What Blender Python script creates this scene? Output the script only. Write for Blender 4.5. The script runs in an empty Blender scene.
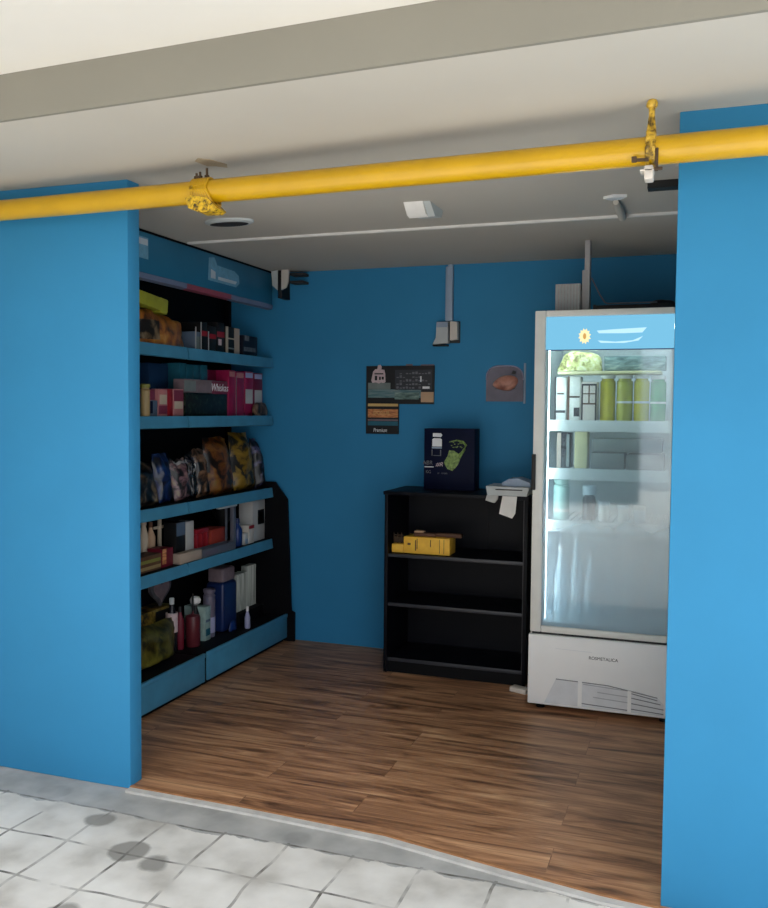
import bpy, bmesh, math, random
from mathutils import Vector, Matrix, noise as mnoise
random.seed(4)
SC = bpy.context.scene
COL = SC.collection
PI = math.pi

# ------------------------------------------------------------------ materials
def lin(c):
    return tuple(((v/255)/12.92 if v/255 <= .04045 else ((v/255+.055)/1.055)**2.4) for v in c)

class NT:
    def __init__(s, name):
        s.m = bpy.data.materials.new(name); s.m.use_nodes = True
        s.t = s.m.node_tree; s.t.nodes.clear()
        s.out = s.n('ShaderNodeOutputMaterial')
    def n(s, typ, **kw):
        nd = s.t.nodes.new(typ)
        for k, v in kw.items():
            if k.startswith('i_'): nd.inputs[k[2:].replace('_', ' ')].default_value = v
            else: setattr(nd, k, v)
        return nd
    def l(s, a, b): s.t.links.new(a, b)
    def coord(s, scale=(1, 1, 1)):
        tc = s.n('ShaderNodeTexCoord'); mp = s.n('ShaderNodeMapping')
        mp.inputs['Scale'].default_value = scale
        s.l(tc.outputs['Object'], mp.inputs['Vector']); return mp.outputs['Vector']
    def ramp(s, fac, stops):
        r = s.n('ShaderNodeValToRGB'); s.l(fac, r.inputs['Fac'])
        while len(r.color_ramp.elements) < len(stops): r.color_ramp.elements.new(.5)
        for e, (p, c) in zip(r.color_ramp.elements, stops):
            e.position = p; e.color = (*c, 1)
        return r.outputs['Color']
    def mix(s, fac, a, b, blend='MIX'):
        m = s.n('ShaderNodeMix', data_type='RGBA', blend_type=blend)
        for i, v in ((0, fac), (6, a), (7, b)):
            if hasattr(v, 'is_linked'): s.l(v, m.inputs[i])
            elif i == 0: m.inputs[0].default_value = v
            else: m.inputs[i].default_value = (*v, 1)
        return m.outputs[2]
    def math(s, op, a, b=0.0, c=None):
        m = s.n('ShaderNodeMath', operation=op)
        for i, v in enumerate((a, b) if c is None else (a, b, c)):
            if hasattr(v, 'is_linked'): s.l(v, m.inputs[i])
            else: m.inputs[i].default_value = v
        return m.outputs[0]

def simple(name, rgb, rough=.5, metal=0.0, var=.06, scale=12, bump=0.0, spec=.5, coat=0.0):
    t = NT(name); c = lin(rgb)
    b = t.n('ShaderNodeBsdfPrincipled')
    b.inputs['Roughness'].default_value = rough; b.inputs['Metallic'].default_value = metal
    b.inputs['Specular IOR Level'].default_value = spec
    b.inputs['Coat Weight'].default_value = coat
    nz = t.n('ShaderNodeTexNoise'); nz.inputs['Scale'].default_value = scale; nz.inputs['Detail'].default_value = 4
    t.l(t.coord(), nz.inputs['Vector'])
    col = t.ramp(nz.outputs['Fac'], [(.3, tuple(v*(1-var) for v in c)), (.7, tuple(min(1, v*(1+var)) for v in c))])
    t.l(col, b.inputs['Base Color'])
    if bump:
        bp = t.n('ShaderNodeBump'); bp.inputs['Strength'].default_value = bump; bp.inputs['Distance'].default_value = .004
        n2 = t.n('ShaderNodeTexNoise'); n2.inputs['Scale'].default_value = scale*8
        t.l(t.coord(), n2.inputs['Vector']); t.l(n2.outputs['Fac'], bp.inputs['Height']); t.l(bp.outputs[0], b.inputs['Normal'])
    t.l(b.outputs[0], t.out.inputs[0]); return t.m

def blotchy(name, stops, scale=14, rough=.4, stretch=(1, 1, 1), detail=5, voronoi=False):
    """printed / packaged surface: patches of several ink colours"""
    t = NT(name); b = t.n('ShaderNodeBsdfPrincipled'); b.inputs['Roughness'].default_value = rough
    nz = t.n('ShaderNodeTexNoise'); nz.inputs['Scale'].default_value = scale; nz.inputs['Detail'].default_value = detail
    nz.inputs['Distortion'].default_value = .6
    t.l(t.coord(stretch), nz.inputs['Vector'])
    col = t.ramp(nz.outputs['Fac'], [(p, lin(c)) for p, c in stops])
    t.l(col, b.inputs['Base Color']); t.l(b.outputs[0], t.out.inputs[0]); return t.m

def emit(name, rgb, k):
    t = NT(name); e = t.n('ShaderNodeEmission'); e.inputs[0].default_value = (*lin(rgb), 1); e.inputs[1].default_value = k
    t.l(e.outputs[0], t.out.inputs[0]); return t.m

def wood_floor():
    t = NT('walnut_plank_floor'); b = t.n('ShaderNodeBsdfPrincipled')
    v = t.coord()
    br = t.n('ShaderNodeTexBrick'); br.inputs['Scale'].default_value = 1; br.inputs['Brick Width'].default_value = 1.2
    br.inputs['Row Height'].default_value = .18; br.inputs['Mortar Size'].default_value = .0016; br.offset = .37
    br.inputs['Color1'].default_value = (.0, .0, .0, 1); br.inputs['Color2'].default_value = (1, 1, 1, 1); br.inputs['Mortar'].default_value = (.5, .5, .5, 1)
    t.l(v, br.inputs['Vector'])
    # each plank shifts the grain pattern
    add = t.n('ShaderNodeVectorMath', operation='MULTIPLY_ADD'); add.inputs[1].default_value = (3.1, 1.7, 2.3)
    t.l(br.outputs['Color'], add.inputs[0]); t.l(v, add.inputs[2])
    mp = t.n('ShaderNodeMapping'); mp.inputs['Scale'].default_value = (1.0, 9, 1); t.l(add.outputs[0], mp.inputs['Vector'])
    n1 = t.n('ShaderNodeTexNoise'); n1.inputs['Scale'].default_value = 1.9; n1.inputs['Detail'].default_value = 7; n1.inputs['Roughness'].default_value = .6; n1.inputs['Distortion'].default_value = .9
    t.l(mp.outputs[0], n1.inputs['Vector'])
    mp2 = t.n('ShaderNodeMapping'); mp2.inputs['Scale'].default_value = (2.5, 70, 1); t.l(add.outputs[0], mp2.inputs['Vector'])
    n2 = t.n('ShaderNodeTexNoise'); n2.inputs['Scale'].default_value = 2.2; n2.inputs['Detail'].default_value = 5
    t.l(mp2.outputs[0], n2.inputs['Vector'])
    c1 = t.ramp(n1.outputs['Fac'], [(.30, lin((98, 67, 48))), (.41, lin((150, 107, 77))), (.55, lin((198, 146, 106))), (.72, lin((232, 184, 138)))])
    c2 = t.ramp(n2.outputs['Fac'], [(.3, (.62, .60, .58)), (.65, (1, 1, 1))])
    c = t.mix(.8, c1, c2, 'MULTIPLY')
    # plank-to-plank tone
    tone = t.ramp(br.outputs['Color'], [(0, (.90, .90, .90)), (1, (1.0, 1.0, 1.0))])
    c = t.mix(1, c, tone, 'MULTIPLY')
    c = t.mix(t.math('MULTIPLY', br.outputs['Fac'], .4), c, lin((96, 68, 50)))
    t.l(c, b.inputs['Base Color'])
    b.inputs['Roughness'].default_value = .42; b.inputs['Specular IOR Level'].default_value = .35
    bp = t.n('ShaderNodeBump'); bp.inputs['Strength'].default_value = .25; bp.inputs['Distance'].default_value = .002
    t.l(n1.outputs['Fac'], bp.inputs['Height']); t.l(bp.outputs[0], b.inputs['Normal'])
    t.l(b.outputs[0], t.out.inputs[0]); return t.m

def tile_floor():
    """worn cement: square tiles in front, a smeared mortar strip towards the shop, damp spots"""
    t = NT('worn_cement_tiles'); b = t.n('ShaderNodeBsdfPrincipled')
    v = t.coord()
    nw = t.n('ShaderNodeTexNoise'); nw.inputs['Scale'].default_value = 2.5; t.l(v, nw.inputs['Vector'])
    w = t.n('ShaderNodeVectorMath', operation='MULTIPLY_ADD'); w.inputs[1].default_value = (.06, .06, 0)
    t.l(nw.outputs['Color'], w.inputs[0]); t.l(v, w.inputs[2])
    sx = t.n('ShaderNodeSeparateXYZ'); t.l(w.outputs[0], sx.inputs[0])
    def grout(sock, off, size=.245, wd=.011):
        q = t.math('MODULO', t.math('ADD', sock, 100*size - off), size)
        q = t.math('ABSOLUTE', t.math('SUBTRACT', q, size/2))
        return t.math('GREATER_THAN', q, size/2 - wd/2)
    gx = grout(sx.outputs['X'], -1.81+.0175, .245); gy = grout(sx.outputs['Y'], 2.545+.0175)
    gy = t.math('MULTIPLY', gy, t.math('LESS_THAN', sx.outputs['Y'], 2.86))
    gx = t.math('MULTIPLY', gx, t.math('LESS_THAN', sx.outputs['Y'], 2.82))
    g = t.math('MAXIMUM', gx, gy)
    nb = t.n('ShaderNodeTexNoise'); nb.inputs['Scale'].default_value = 9; nb.inputs['Detail'].default_value = 5; t.l(v, nb.inputs['Vector'])
    g = t.math('MULTIPLY', g, t.math('MULTIPLY_ADD', nb.outputs['Fac'], 3.2, -1.15))
    g = t.math('MINIMUM', t.math('MAXIMUM', g, 0.0), 1.0)
    n1 = t.n('ShaderNodeTexNoise'); n1.inputs['Scale'].default_value = 4.5; n1.inputs['Detail'].default_value = 6; t.l(v, n1.inputs['Vector'])
    base = t.ramp(n1.outputs['Fac'], [(.3, lin((182, 177, 168))), (.5, lin((216, 212, 204))), (.7, lin((234, 231, 224)))])
    # damp oval spots
    vo = t.n('ShaderNodeTexVoronoi'); vo.inputs['Scale'].default_value = 4.2; vo.inputs['Randomness'].default_value = .85
    mp = t.n('ShaderNodeMapping'); mp.inputs['Rotation'].default_value = (0, 0, .2); mp.inputs['Scale'].default_value = (1, .95, 1)
    t.l(w.outputs[0], mp.inputs['Vector']); t.l(mp.outputs[0], vo.inputs['Vector'])
    dist = t.math('ADD', vo.outputs['Distance'], t.math('MULTIPLY', nb.outputs['Fac'], .16))
    spot = t.ramp(dist, [(.37, (1, 1, 1)), (.42, (0, 0, 0))])
    sel = t.n('ShaderNodeSeparateColor'); t.l(vo.outputs['Color'], sel.inputs[0])
    pick = t.math('LESS_THAN', sel.outputs[0], .8)
    # spots thin out towards +X
    spot = t.math('MULTIPLY', spot, pick)
    spot = t.math('MULTIPLY', spot, t.math('LESS_THAN', sx.outputs['X'], -1.2))
    c = t.mix(t.math('MULTIPLY', spot, .8), base, lin((132, 129, 122)))
    # mortar strip
    edge = t.math('GREATER_THAN', t.math('ADD', sx.outputs['Y'], t.math('MULTIPLY', nb.outputs['Fac'], .12)), 2.86)
    n3 = t.n('ShaderNodeTexNoise'); n3.inputs['Scale'].default_value = 7; n3.inputs['Detail'].default_value = 3; t.l(v, n3.inputs['Vector'])
    mort = t.ramp(n3.outputs['Fac'], [(.35, lin((148, 148, 145))), (.7, lin((182, 181, 177)))])
    c = t.mix(t.math('MULTIPLY', edge, .85), c, mort)
    c = t.mix(g, c, lin((92, 88, 80)))
    t.l(c, b.inputs['Base Color']); b.inputs['Roughness'].default_value = .7
    bp = t.n('ShaderNodeBump'); bp.inputs['Strength'].default_value = .5; bp.inputs['Distance'].default_value = .004
    h = t.math('SUBTRACT', t.math('MULTIPLY', n1.outputs['Fac'], .5), g)
    t.l(h, bp.inputs['Height']); t.l(bp.outputs[0], b.inputs['Normal'])
    t.l(b.outputs[0], t.out.inputs[0]); return t.m

def pane_mat():
    """refrigerator glass: clear, mirror-like outside, misted with condensation low down"""
    t = NT('misted_door_glass')
    tr = t.n('ShaderNodeBsdfTransparent'); tr.inputs[0].default_value = (.86, .93, .93, 1)
    gl = t.n('ShaderNodeBsdfGlossy'); gl.inputs['Roughness'].default_value = .04; gl.inputs[0].default_value = (.95, .97, 1, 1)
    fr = t.n('ShaderNodeFresnel'); fr.inputs[0].default_value = 1.5
    m1 = t.n('ShaderNodeMixShader'); t.l(t.math('MULTIPLY_ADD', fr.outputs[0], 1.3, .055), m1.inputs[0]); t.l(tr.outputs[0], m1.inputs[1]); t.l(gl.outputs[0], m1.inputs[2])
    df = t.n('ShaderNodeBsdfDiffuse'); df.inputs[0].default_value = (*lin((184, 208, 220)), 1)
    tl = t.n('ShaderNodeBsdfTranslucent'); tl.inputs[0].default_value = (*lin((184, 208, 220)), 1)
    fog = t.n('ShaderNodeMixShader'); fog.inputs[0].default_value = .35; t.l(df.outputs[0], fog.inputs[1]); t.l(tl.outputs[0], fog.inputs[2])
    tc = t.n('ShaderNodeTexCoord'); sx = t.n('ShaderNodeSeparateXYZ'); t.l(tc.outputs['Object'], sx.inputs[0])
    nz = t.n('ShaderNodeTexNoise'); nz.inputs['Scale'].default_value = 5; nz.inputs['Detail'].default_value = 4
    mp = t.n('ShaderNodeMapping'); mp.inputs['Scale'].default_value = (1.6, 1, .7); t.l(tc.outputs['Object'], mp.inputs[0]); t.l(mp.outputs[0], nz.inputs['Vector'])
    z = t.math('ADD', sx.outputs['Z'], t.math('MULTIPLY_ADD', nz.outputs['Fac'], .16, -.08))
    z = t.math('DIVIDE', z, 1.4)
    fac = t.ramp(z, [(0.0, (.66,)*3), (.10, (.54,)*3), (.34, (.42,)*3), (.42, (.22,)*3), (.56, (.14,)*3), (.70, (.03,)*3), (1.0, (.01,)*3)])
    m2 = t.n('ShaderNodeMixShader'); t.l(fac, m2.inputs[0]); t.l(m1.outputs[0], m2.inputs[1]); t.l(fog.outputs[0], m2.inputs[2])
    t.l(m2.outputs[0], t.out.inputs[0]); return t.m

def ceiling_mat(name, rgb):
    return simple(name, rgb, .9, var=.035, scale=1.5, bump=.12, spec=.1)

BLUE = (52, 135, 182)
M = dict(
    blue_wall=simple('blue_wall_paint', BLUE, .62, var=.03, scale=3, bump=.10, spec=.25),
    blue_metal=simple('blue_shelf_enamel', (70, 142, 176), .5, var=.10, scale=9),
    blue_fascia=simple('blue_fascia_enamel', (34, 110, 146), .5, var=.06, scale=6),
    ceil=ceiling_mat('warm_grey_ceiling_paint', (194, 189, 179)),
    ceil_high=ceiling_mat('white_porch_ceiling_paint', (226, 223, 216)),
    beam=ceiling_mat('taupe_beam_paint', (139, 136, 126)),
    white_trim=simple('white_plaster_strip', (226, 224, 220), .7),
    wood=wood_floor(), tile=tile_floor(), pane=pane_mat(),
    cement=simple('pale_cement', (196, 194, 189), .85, var=.12, scale=14, bump=.3),
    yard=simple('sunlit_concrete_yard', (150, 148, 142), .9),
    yardwall=simple('neighbour_plaster', (84, 86, 90), .9),
    hedge=simple('dark_hedge', (58, 66, 60), .9, var=.5, scale=3),
    yellow=simple('yellow_gas_pipe_paint', (200, 156, 10), .32, var=.07, scale=5, coat=.2),
    yellow_old=blotchy('corroded_yellow_paint', [(.38, (70, 52, 14)), (.46, (176, 140, 22)), (.62, (226, 184, 40))], 60, .55),
    brass=blotchy('yellowed_brass', [(.35, (84, 64, 18)), (.5, (190, 152, 40)), (.7, (228, 196, 90))], 40, .35),
    rust=simple('rusty_iron', (70, 52, 34), .8, var=.3, scale=40),
    stain=simple('brown_plaster_stain', (168, 152, 126), .95, var=.12, scale=20),
    black=simple('black_laminate', (6, 8, 17), .5, var=.1, spec=.2),
    black_edge=simple('charcoal_edge_band', (52, 54, 60), .4),
    black_back=simple('matt_black_panel', (5, 6, 10), .6, spec=.2),
    black_matte=simple('black_plastic', (14, 14, 16), .55),
    white=simple('white_fridge_enamel', (252, 252, 250), .35, var=.015),
    frame=simple('off_white_door_frame', (238, 238, 231), .38, var=.03),
    liner=simple('white_fridge_liner', (214, 224, 224), .45),
    grille=simple('pale_grey_louvre', (228, 230, 232), .5),
    louvre_ink=simple('louvre_shadow_gap', (120, 122, 126), .7), louvre_pale=simple('louvre_pale_groove', (182, 184, 188), .7),
    dark_line=simple('dark_gap', (46, 46, 48), .7),
    rail=simple('white_shelf_rail', (214, 222, 222), .4),
    ribbed=simple('grey_white_ribbed_plastic', (186, 182, 182), .6, var=.1, scale=40),
    conduit=simple('grey_conduit_plastic', (150, 168, 190), .45),
    trunk=simple('pale_trunking_plastic', (168, 166, 168), .5),
    box_grey=simple('light_grey_plastic', (190, 196, 196), .5),
    box_cream=simple('cream_plastic', (214, 206, 196), .5),
    paper=simple('white_paper', (236, 234, 230), .8),
    navy=simple('navy_carton', (5, 14, 44), .6, var=.1, spec=.15),
    navy_side=simple('dark_navy_carton', (8, 14, 34), .5),
    green_print=blotchy('green_print', [(.3, (70, 92, 44)), (.5, (122, 150, 72)), (.7, (150, 176, 96))], 60),
    tan=simple('tan_card', (196, 160, 128), .7),
    orange_print=blotchy('orange_print', [(.35, (150, 92, 56)), (.5, (200, 130, 80)), (.65, (222, 160, 108))], 30, stretch=(1, 1, 4)),
    gold_card=simple('ochre_card', (206, 172, 110), .7),
    teal_print=blotchy('teal_grey_print', [(.35, (58, 104, 112)), (.55, (104, 134, 138)), (.7, (150, 156, 150))], 14, stretch=(.6, 1, 4)),
    ink=simple('black_ink_panel', (12, 13, 16), .5),
    greyink=simple('grey_print', (104, 106, 112), .6, var=.3, scale=60),
    pale_pink=simple('pale_pink_print', (206, 184, 186), .6, var=.1, scale=50),
    white_ink=simple('white_print', (236, 238, 240), .6),
    yellow_card=simple('yellow_carton', (255, 194, 66), .6, var=.1, scale=30),
    brown=simple('brown_wood_stick', (96, 64, 44), .7, var=.2, scale=30),
    plaque=simple('smoky_acrylic', (98, 94, 112), .25, var=.25, scale=10),
    copper=blotchy('copper_print', [(.3, (120, 74, 64)), (.5, (190, 130, 112)), (.7, (232, 180, 160))], 14),
    lilac_rim=simple('lilac_rim', (168, 168, 200), .35),
    signblue=emit('backlit_sign_face', (120, 190, 224), .62),
    sign_white=emit('backlit_sign_white', (180, 222, 244), .72),
    sign_yellow=emit('backlit_sign_yellow', (240, 222, 170), .75),
    sign_brown=emit('backlit_sign_brown', (206, 160, 90), .65),
    lamp=emit('fridge_lamp_tube', (235, 246, 255), 14.0),
    # goods; those on the left shelving darkened to stand in for shelf shade
    lime=simple('lime_carton', (157, 160, 45), .55, var=.12, scale=25),
    orange_bag=blotchy('orange_brown_bag', [(.34, (52, 26, 10)), (.46, (146, 84, 28)), (.58, (177, 117, 38)), (.74, (194, 151, 83))], 12, .35),
    amber_bag=blotchy('amber_printed_bag', [(0.45, (21, 12, 7)), (0.53, (105, 58, 21)), (0.63, (131, 88, 31)), (0.77, (113, 105, 42))], 13, .35),
    gold_bag=blotchy('gold_printed_bag', [(0.45, (17, 13, 8)), (0.52, (119, 91, 23)), (0.67, (145, 115, 36)), (0.82, (154, 138, 77))], 15, .35),
    cream_bag=blotchy('cream_black_bag', [(0.49, (9, 9, 11)), (0.57, (84, 68, 49)), (0.69, (138, 119, 91))], 14, .35),
    blue_bag=blotchy('blue_printed_bag', [(0.43, (4, 8, 27)), (0.57, (17, 43, 98)), (0.75, (68, 105, 154))], 12, .3),
    pink_bag=blotchy('pink_cream_bag', [(0.47, (11, 9, 12)), (0.57, (123, 90, 98)), (0.67, (145, 125, 105)), (0.82, (159, 145, 138))], 18, .35),
    black_bag=blotchy('black_glossy_bag', [(.55, (9, 9, 14)), (.66, (34, 40, 60)), (.76, (129, 129, 138))], 16, .25),
    brown_bag=blotchy('brown_cream_bag', [(0.47, (11, 8, 8)), (0.55, (105, 74, 52)), (0.69, (148, 123, 98)), (0.81, (127, 63, 63))], 16, .35),
    purple_bag=blotchy('purple_black_bag', [(0.51, (8, 8, 15)), (0.61, (84, 78, 113)), (0.77, (150, 145, 156))], 14, .35),
    olive_bag=blotchy('olive_printed_bag', [(0.39, (27, 25, 7)), (0.51, (82, 76, 22)), (0.67, (115, 107, 39))], 13, .4),
    yellow_bag=blotchy('yellow_brown_bag', [(.4, (21, 17, 9)), (.5, (129, 103, 34)), (.65, (163, 138, 69))], 20, .4),
    maroon=simple('maroon_carton', (112, 19, 40), .5),
    darkpink=simple('dark_pink_carton', (129, 48, 72), .5),
    palepink=simple('pale_pink_carton', (184, 120, 120), .5, var=.12, scale=20),
    cream=simple('cream_carton', (193, 177, 155), .6),
    red=simple('red_carton', (151, 21, 34), .5),
    coral=simple('coral_red_box', (155, 52, 38), .5, var=.1),
    magenta=simple('magenta_carton', (151, 19, 72), .45, var=.12, scale=15),
    magenta_dark=simple('deep_magenta_carton', (112, 12, 53), .45, var=.12, scale=15),
    teal=simple('teal_carton', (31, 100, 120), .5, var=.15, scale=12),
    navyblue=simple('dark_blue_carton', (14, 48, 83), .5),
    bluegrey=simple('blue_grey_carton', (89, 107, 129), .5),
    greypink=simple('grey_pink_pack', (122, 105, 110), .5, var=.15, scale=25),
    darkprint=blotchy('black_green_print', [(.5, (9, 10, 10)), (.62, (34, 50, 38)), (.75, (77, 83, 52))], 30),
    beige=simple('beige_carton', (177, 160, 144), .6),
    whitebox=simple('white_carton', (184, 184, 182), .55, var=.05),
    grey_metal=simple('grey_metal', (112, 115, 126), .4, .4),
    tanjar=simple('tan_jar', (160, 138, 95), .45),
    olive=simple('olive_lid', (129, 129, 60), .5),
    bluebottle=simple('blue_plastic', (21, 50, 112), .3),
    navybottle=simple('navy_plastic', (22, 41, 89), .35, var=.2, scale=10),
    redbottle=simple('dark_red_plastic', (96, 33, 41), .4),
    palegreen=simple('pale_mint_print', (151, 175, 169), .5, var=.2, scale=30),
    mauve=simple('mauve_grey_tube', (105, 98, 115), .45),
    heart=simple('grey_felt', (84, 83, 89), .9, var=.2, scale=30),
    towel=blotchy('pale_ribbed_paper', [(.35, (103, 108, 101)), (.55, (160, 165, 157)), (.7, (189, 193, 184))], 8, .8, stretch=(1, 9, .4)),
    taped=simple('frosted_tape', (104, 160, 190), .35, var=.15, scale=30),
    tape_white=simple('white_tape', (196, 206, 214), .5),
    lilac_rail=simple('lilac_grey_rail', (110, 122, 151), .45),
    pinkreflect=simple('pink_rail_reflection', (148, 72, 89), .45),
    can_yellow=simple('yellow_juice_bottle', (206, 196, 40), .25, var=.15, scale=10),
    can_lime=simple('lime_juice_bottle', (176, 178, 60), .25, var=.15, scale=10),
    can_green=simple('green_bottle', (96, 168, 116), .25),
    milk=simple('white_drink_carton', (220, 222, 216), .5, var=.1, scale=20),
    mint=simple('mint_bottle', (170, 206, 196), .3),
    darkbottle=simple('dark_bottle', (30, 30, 36), .25),
    foggy=simple('cloudy_bottle', (196, 214, 222), .4),
    foil=blotchy('crumpled_yellow_foil', [(.35, (120, 110, 60)), (.5, (206, 206, 130)), (.65, (238, 238, 196))], 40),
    greentray=blotchy('grey_green_pack', [(.35, (66, 90, 86)), (.55, (110, 136, 130)), (.7, (150, 170, 160))], 30, stretch=(.5, 1, 2)),
    greypack=simple('grey_soft_pack', (116, 126, 124), .5, var=.15),
    yellowpack=simple('pale_yellow_carton', (200, 196, 150), .5),
)

# ------------------------------------------------------------------ mesh kit
class MB:
    def __init__(s): s.bm = bmesh.new()
    def box(s, x0, x1, y0, y1, z0, z1, bev=0.0, rot=None, segs=2):
        b2 = bmesh.new(); bmesh.ops.create_cube(b2, size=1)
        bmesh.ops.scale(b2, vec=(abs(x1-x0), abs(y1-y0), abs(z1-z0)), verts=b2.verts)
        if bev: bmesh.ops.bevel(b2, geom=b2.edges[:], offset=bev, segments=segs, affect='EDGES', profile=.5)
        c = Vector(((x0+x1)/2, (y0+y1)/2, (z0+z1)/2))
        if rot is not None: bmesh.ops.rotate(b2, cent=(0, 0, 0), matrix=rot, verts=b2.verts)
        bmesh.ops.translate(b2, vec=c, verts=b2.verts); return s.join(b2)
    def join(s, b2):
        me = bpy.data.meshes.new('t'); b2.to_mesh(me); b2.free(); s.bm.from_mesh(me); bpy.data.meshes.remove(me); return s
    def tube(s, pts, r, n=14, caps=True):
        pts = [Vector(p) for p in pts]; rings = []
        rs = r if isinstance(r, (list, tuple)) else [r]*len(pts)
        for i, p in enumerate(pts):
            d = (pts[min(i+1, len(pts)-1)]-pts[max(i-1, 0)]).normalized()
            a = d.cross(Vector((0, 0, 1))); a = d.cross(Vector((0, 1, 0))) if a.length < .05 else a
            a.normalize(); b = d.cross(a).normalized()
            rings.append([s.bm.verts.new(p+a*math.cos(2*PI*k/n)*rs[i]+b*math.sin(2*PI*k/n)*rs[i]) for k in range(n)])
        for A, B in zip(rings, rings[1:]):
            for k in range(n): s.bm.faces.new((A[k], A[(k+1) % n], B[(k+1) % n], B[k]))
        if caps: s.bm.faces.new(rings[0]); s.bm.faces.new(rings[-1])
        return s
    def lathe(s, cx, cy, prof, n=20, sx=1, sy=1):
        rings = [[s.bm.verts.new((cx+math.cos(2*PI*k/n)*r*sx, cy+math.sin(2*PI*k/n)*r*sy, z)) for k in range(n)] for r, z in prof]
        for A, B in zip(rings, rings[1:]):
            for k in range(n): s.bm.faces.new((A[k], A[(k+1) % n], B[(k+1) % n], B[k]))
        s.bm.faces.new(rings[0]); s.bm.faces.new(rings[-1]); return s
    def prism(s, poly, axis, a, b):
        """poly of 2-D points in the plane across `axis`, extruded from a to b"""
        def P(u, v, w): return {'x': (w, u, v), 'y': (u, w, v), 'z': (u, v, w)}[axis]
        A = [s.bm.verts.new(P(u, v, a)) for u, v in poly]; B = [s.bm.verts.new(P(u, v, b)) for u, v in poly]
        n = len(poly)
        for k in range(n): s.bm.faces.new((A[k], A[(k+1) % n], B[(k+1) % n], B[k]))
        s.bm.faces.new(A); s.bm.faces.new(B[::-1]); return s

def smooth(me, ang=40):
    for p in me.polygons: p.use_smooth = True
    try: me.set_sharp_from_angle(angle=math.radians(ang))
    except Exception: pass

def root_of(o):
    while o.parent: o = o.parent
    return o

def obj(name, mb, m, parent=None, label=None, cat=None, group=None, kind=None):
    bmesh.ops.recalc_face_normals(mb.bm, faces=mb.bm.faces)
    if parent is not None: off = root_of(parent).location.copy()
    else:
        vs = [v.co for v in mb.bm.verts]
        off = Vector(((min(v.x for v in vs)+max(v.x for v in vs))/2, (min(v.y for v in vs)+max(v.y for v in vs))/2, min(v.z for v in vs)))
        if kind == 'structure': off = Vector((0, 0, 0))
    bmesh.ops.translate(mb.bm, vec=-off, verts=mb.bm.verts)
    me = bpy.data.meshes.new(name); mb.bm.to_mesh(me); mb.bm.free(); smooth(me)
    me.materials.append(M[m] if isinstance(m, str) else m)
    o = bpy.data.objects.new(name, me); COL.objects.link(o)
    if parent is not None: o.parent = parent
    else: o.location = off
    if label: o['label'] = label
    if cat: o['category'] = cat
    if group: o['group'] = group
    if kind: o['kind'] = kind
    return o

def thing(name, label, cat, loc, group=None):
    o = bpy.data.objects.new(name, None); COL.objects.link(o); o.location = loc; o.empty_display_size = .05
    o['label'] = label; o['category'] = cat
    if group: o['group'] = group
    return o

def struct(name, mb, m): return obj(name, mb, m, kind='structure')

def text(name, s, size, origin, facing, m, parent, width=None, shear=0, thick=.0006):
    cu = bpy.data.curves.new('c', 'FONT'); cu.body = s; cu.size = size; cu.extrude = thick; cu.shear = shear
    cu.align_x = 'CENTER'; cu.align_y = 'CENTER'
    to = bpy.data.objects.new('c', cu); COL.objects.link(to)
    dg = bpy.context.evaluated_depsgraph_get(); me = bpy.data.meshes.new_from_object(to.evaluated_get(dg))
    bpy.data.objects.remove(to); bpy.data.curves.remove(cu)
    mb = MB(); mb.bm.from_mesh(me); bpy.data.meshes.remove(me)
    if width:
        xs = [v.co.x for v in mb.bm.verts]; k = width/(max(xs)-min(xs))
        bmesh.ops.scale(mb.bm, vec=(k, 1, 1), verts=mb.bm.verts)
    if facing == '-y': R = Matrix(((1, 0, 0), (0, 0, -1), (0, 1, 0)))
    else: R = Matrix(((0, 0, 1), (1, 0, 0), (0, 1, 0)))
    bmesh.ops.rotate(mb.bm, cent=(0, 0, 0), matrix=R, verts=mb.bm.verts)
    bmesh.ops.translate(mb.bm, vec=origin, verts=mb.bm.verts)
    return obj(name, mb, m, parent)

def RX(a): return Matrix.Rotation(a, 3, 'X')
def RY(a): return Matrix.Rotation(a, 3, 'Y')
def RZ(a): return Matrix.Rotation(a, 3, 'Z')

# ------------------------------------------------------------------ room shell
YB = 5.29      # back wall
ZC = 2.40      # ceiling over the shop
edge = [(-3.05, 2.985), (-2.12, 2.972), (-1.58, 2.966), (-1.03, 2.942), (-.59, 2.862), (-.26, 2.808), (-.08, 2.795), (.06, 2.79)]
struct('floor', MB().prism(edge+[(.06, 5.35), (-3.05, 5.35)], 'z', -.012, 0), 'wood')
struct('floor_porch', MB().box(-8, 6, -9, 5.5, -.10, -.013), 'tile')
trim = MB().prism([(x, y-.034) for x, y in edge[1:-1]]+[(x, y-.001) for x, y in edge[1:-1]][::-1], 'z', -.0125, -.003)
struct('trim_1', trim, 'cement')
nos = MB().prism([(x, y-.0008) for x, y in edge[1:-1]]+[(x, y+.012) for x, y in edge[1:-1]][::-1], 'z', -.012, .003)
struct('trim_2', nos, simple('oak_nosing', (158, 112, 74), .5, var=.15, scale=20))
struct('wall_back', MB().box(-3.1, .2, YB, YB+.12, -.012, ZC), 'blue_wall')
struct('wall_left', MB().box(-3.12, -3.0, 2.97, YB, -.012, ZC), 'blue_wall')
struct('wall_right', MB().box(.02, .14, 2.95, YB, -.012, ZC), 'blue_wall')
struct('wall_front_left', MB().box(-3.0, -2.118, 2.972, 3.05, -.012, ZC, bev=.003), 'blue_wall')
struct('wall_front_right', MB().box(-.08, 3.5, 2.81, 2.95, -.012, ZC, bev=.003), 'blue_wall')
struct('wall_porch_lightblock', MB().box(-3.12, -3.0, -3.0, 2.97, -.012, 2.72), 'ceil')  # unseen side wall, added and lengthened to cut light from the left
struct('ceiling', MB().prism([(-3.12, 2.31), (3.5, 2.045), (3.5, YB+.12), (-3.12, YB+.12)], 'z', ZC, ZC+.30), 'ceil')
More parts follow.
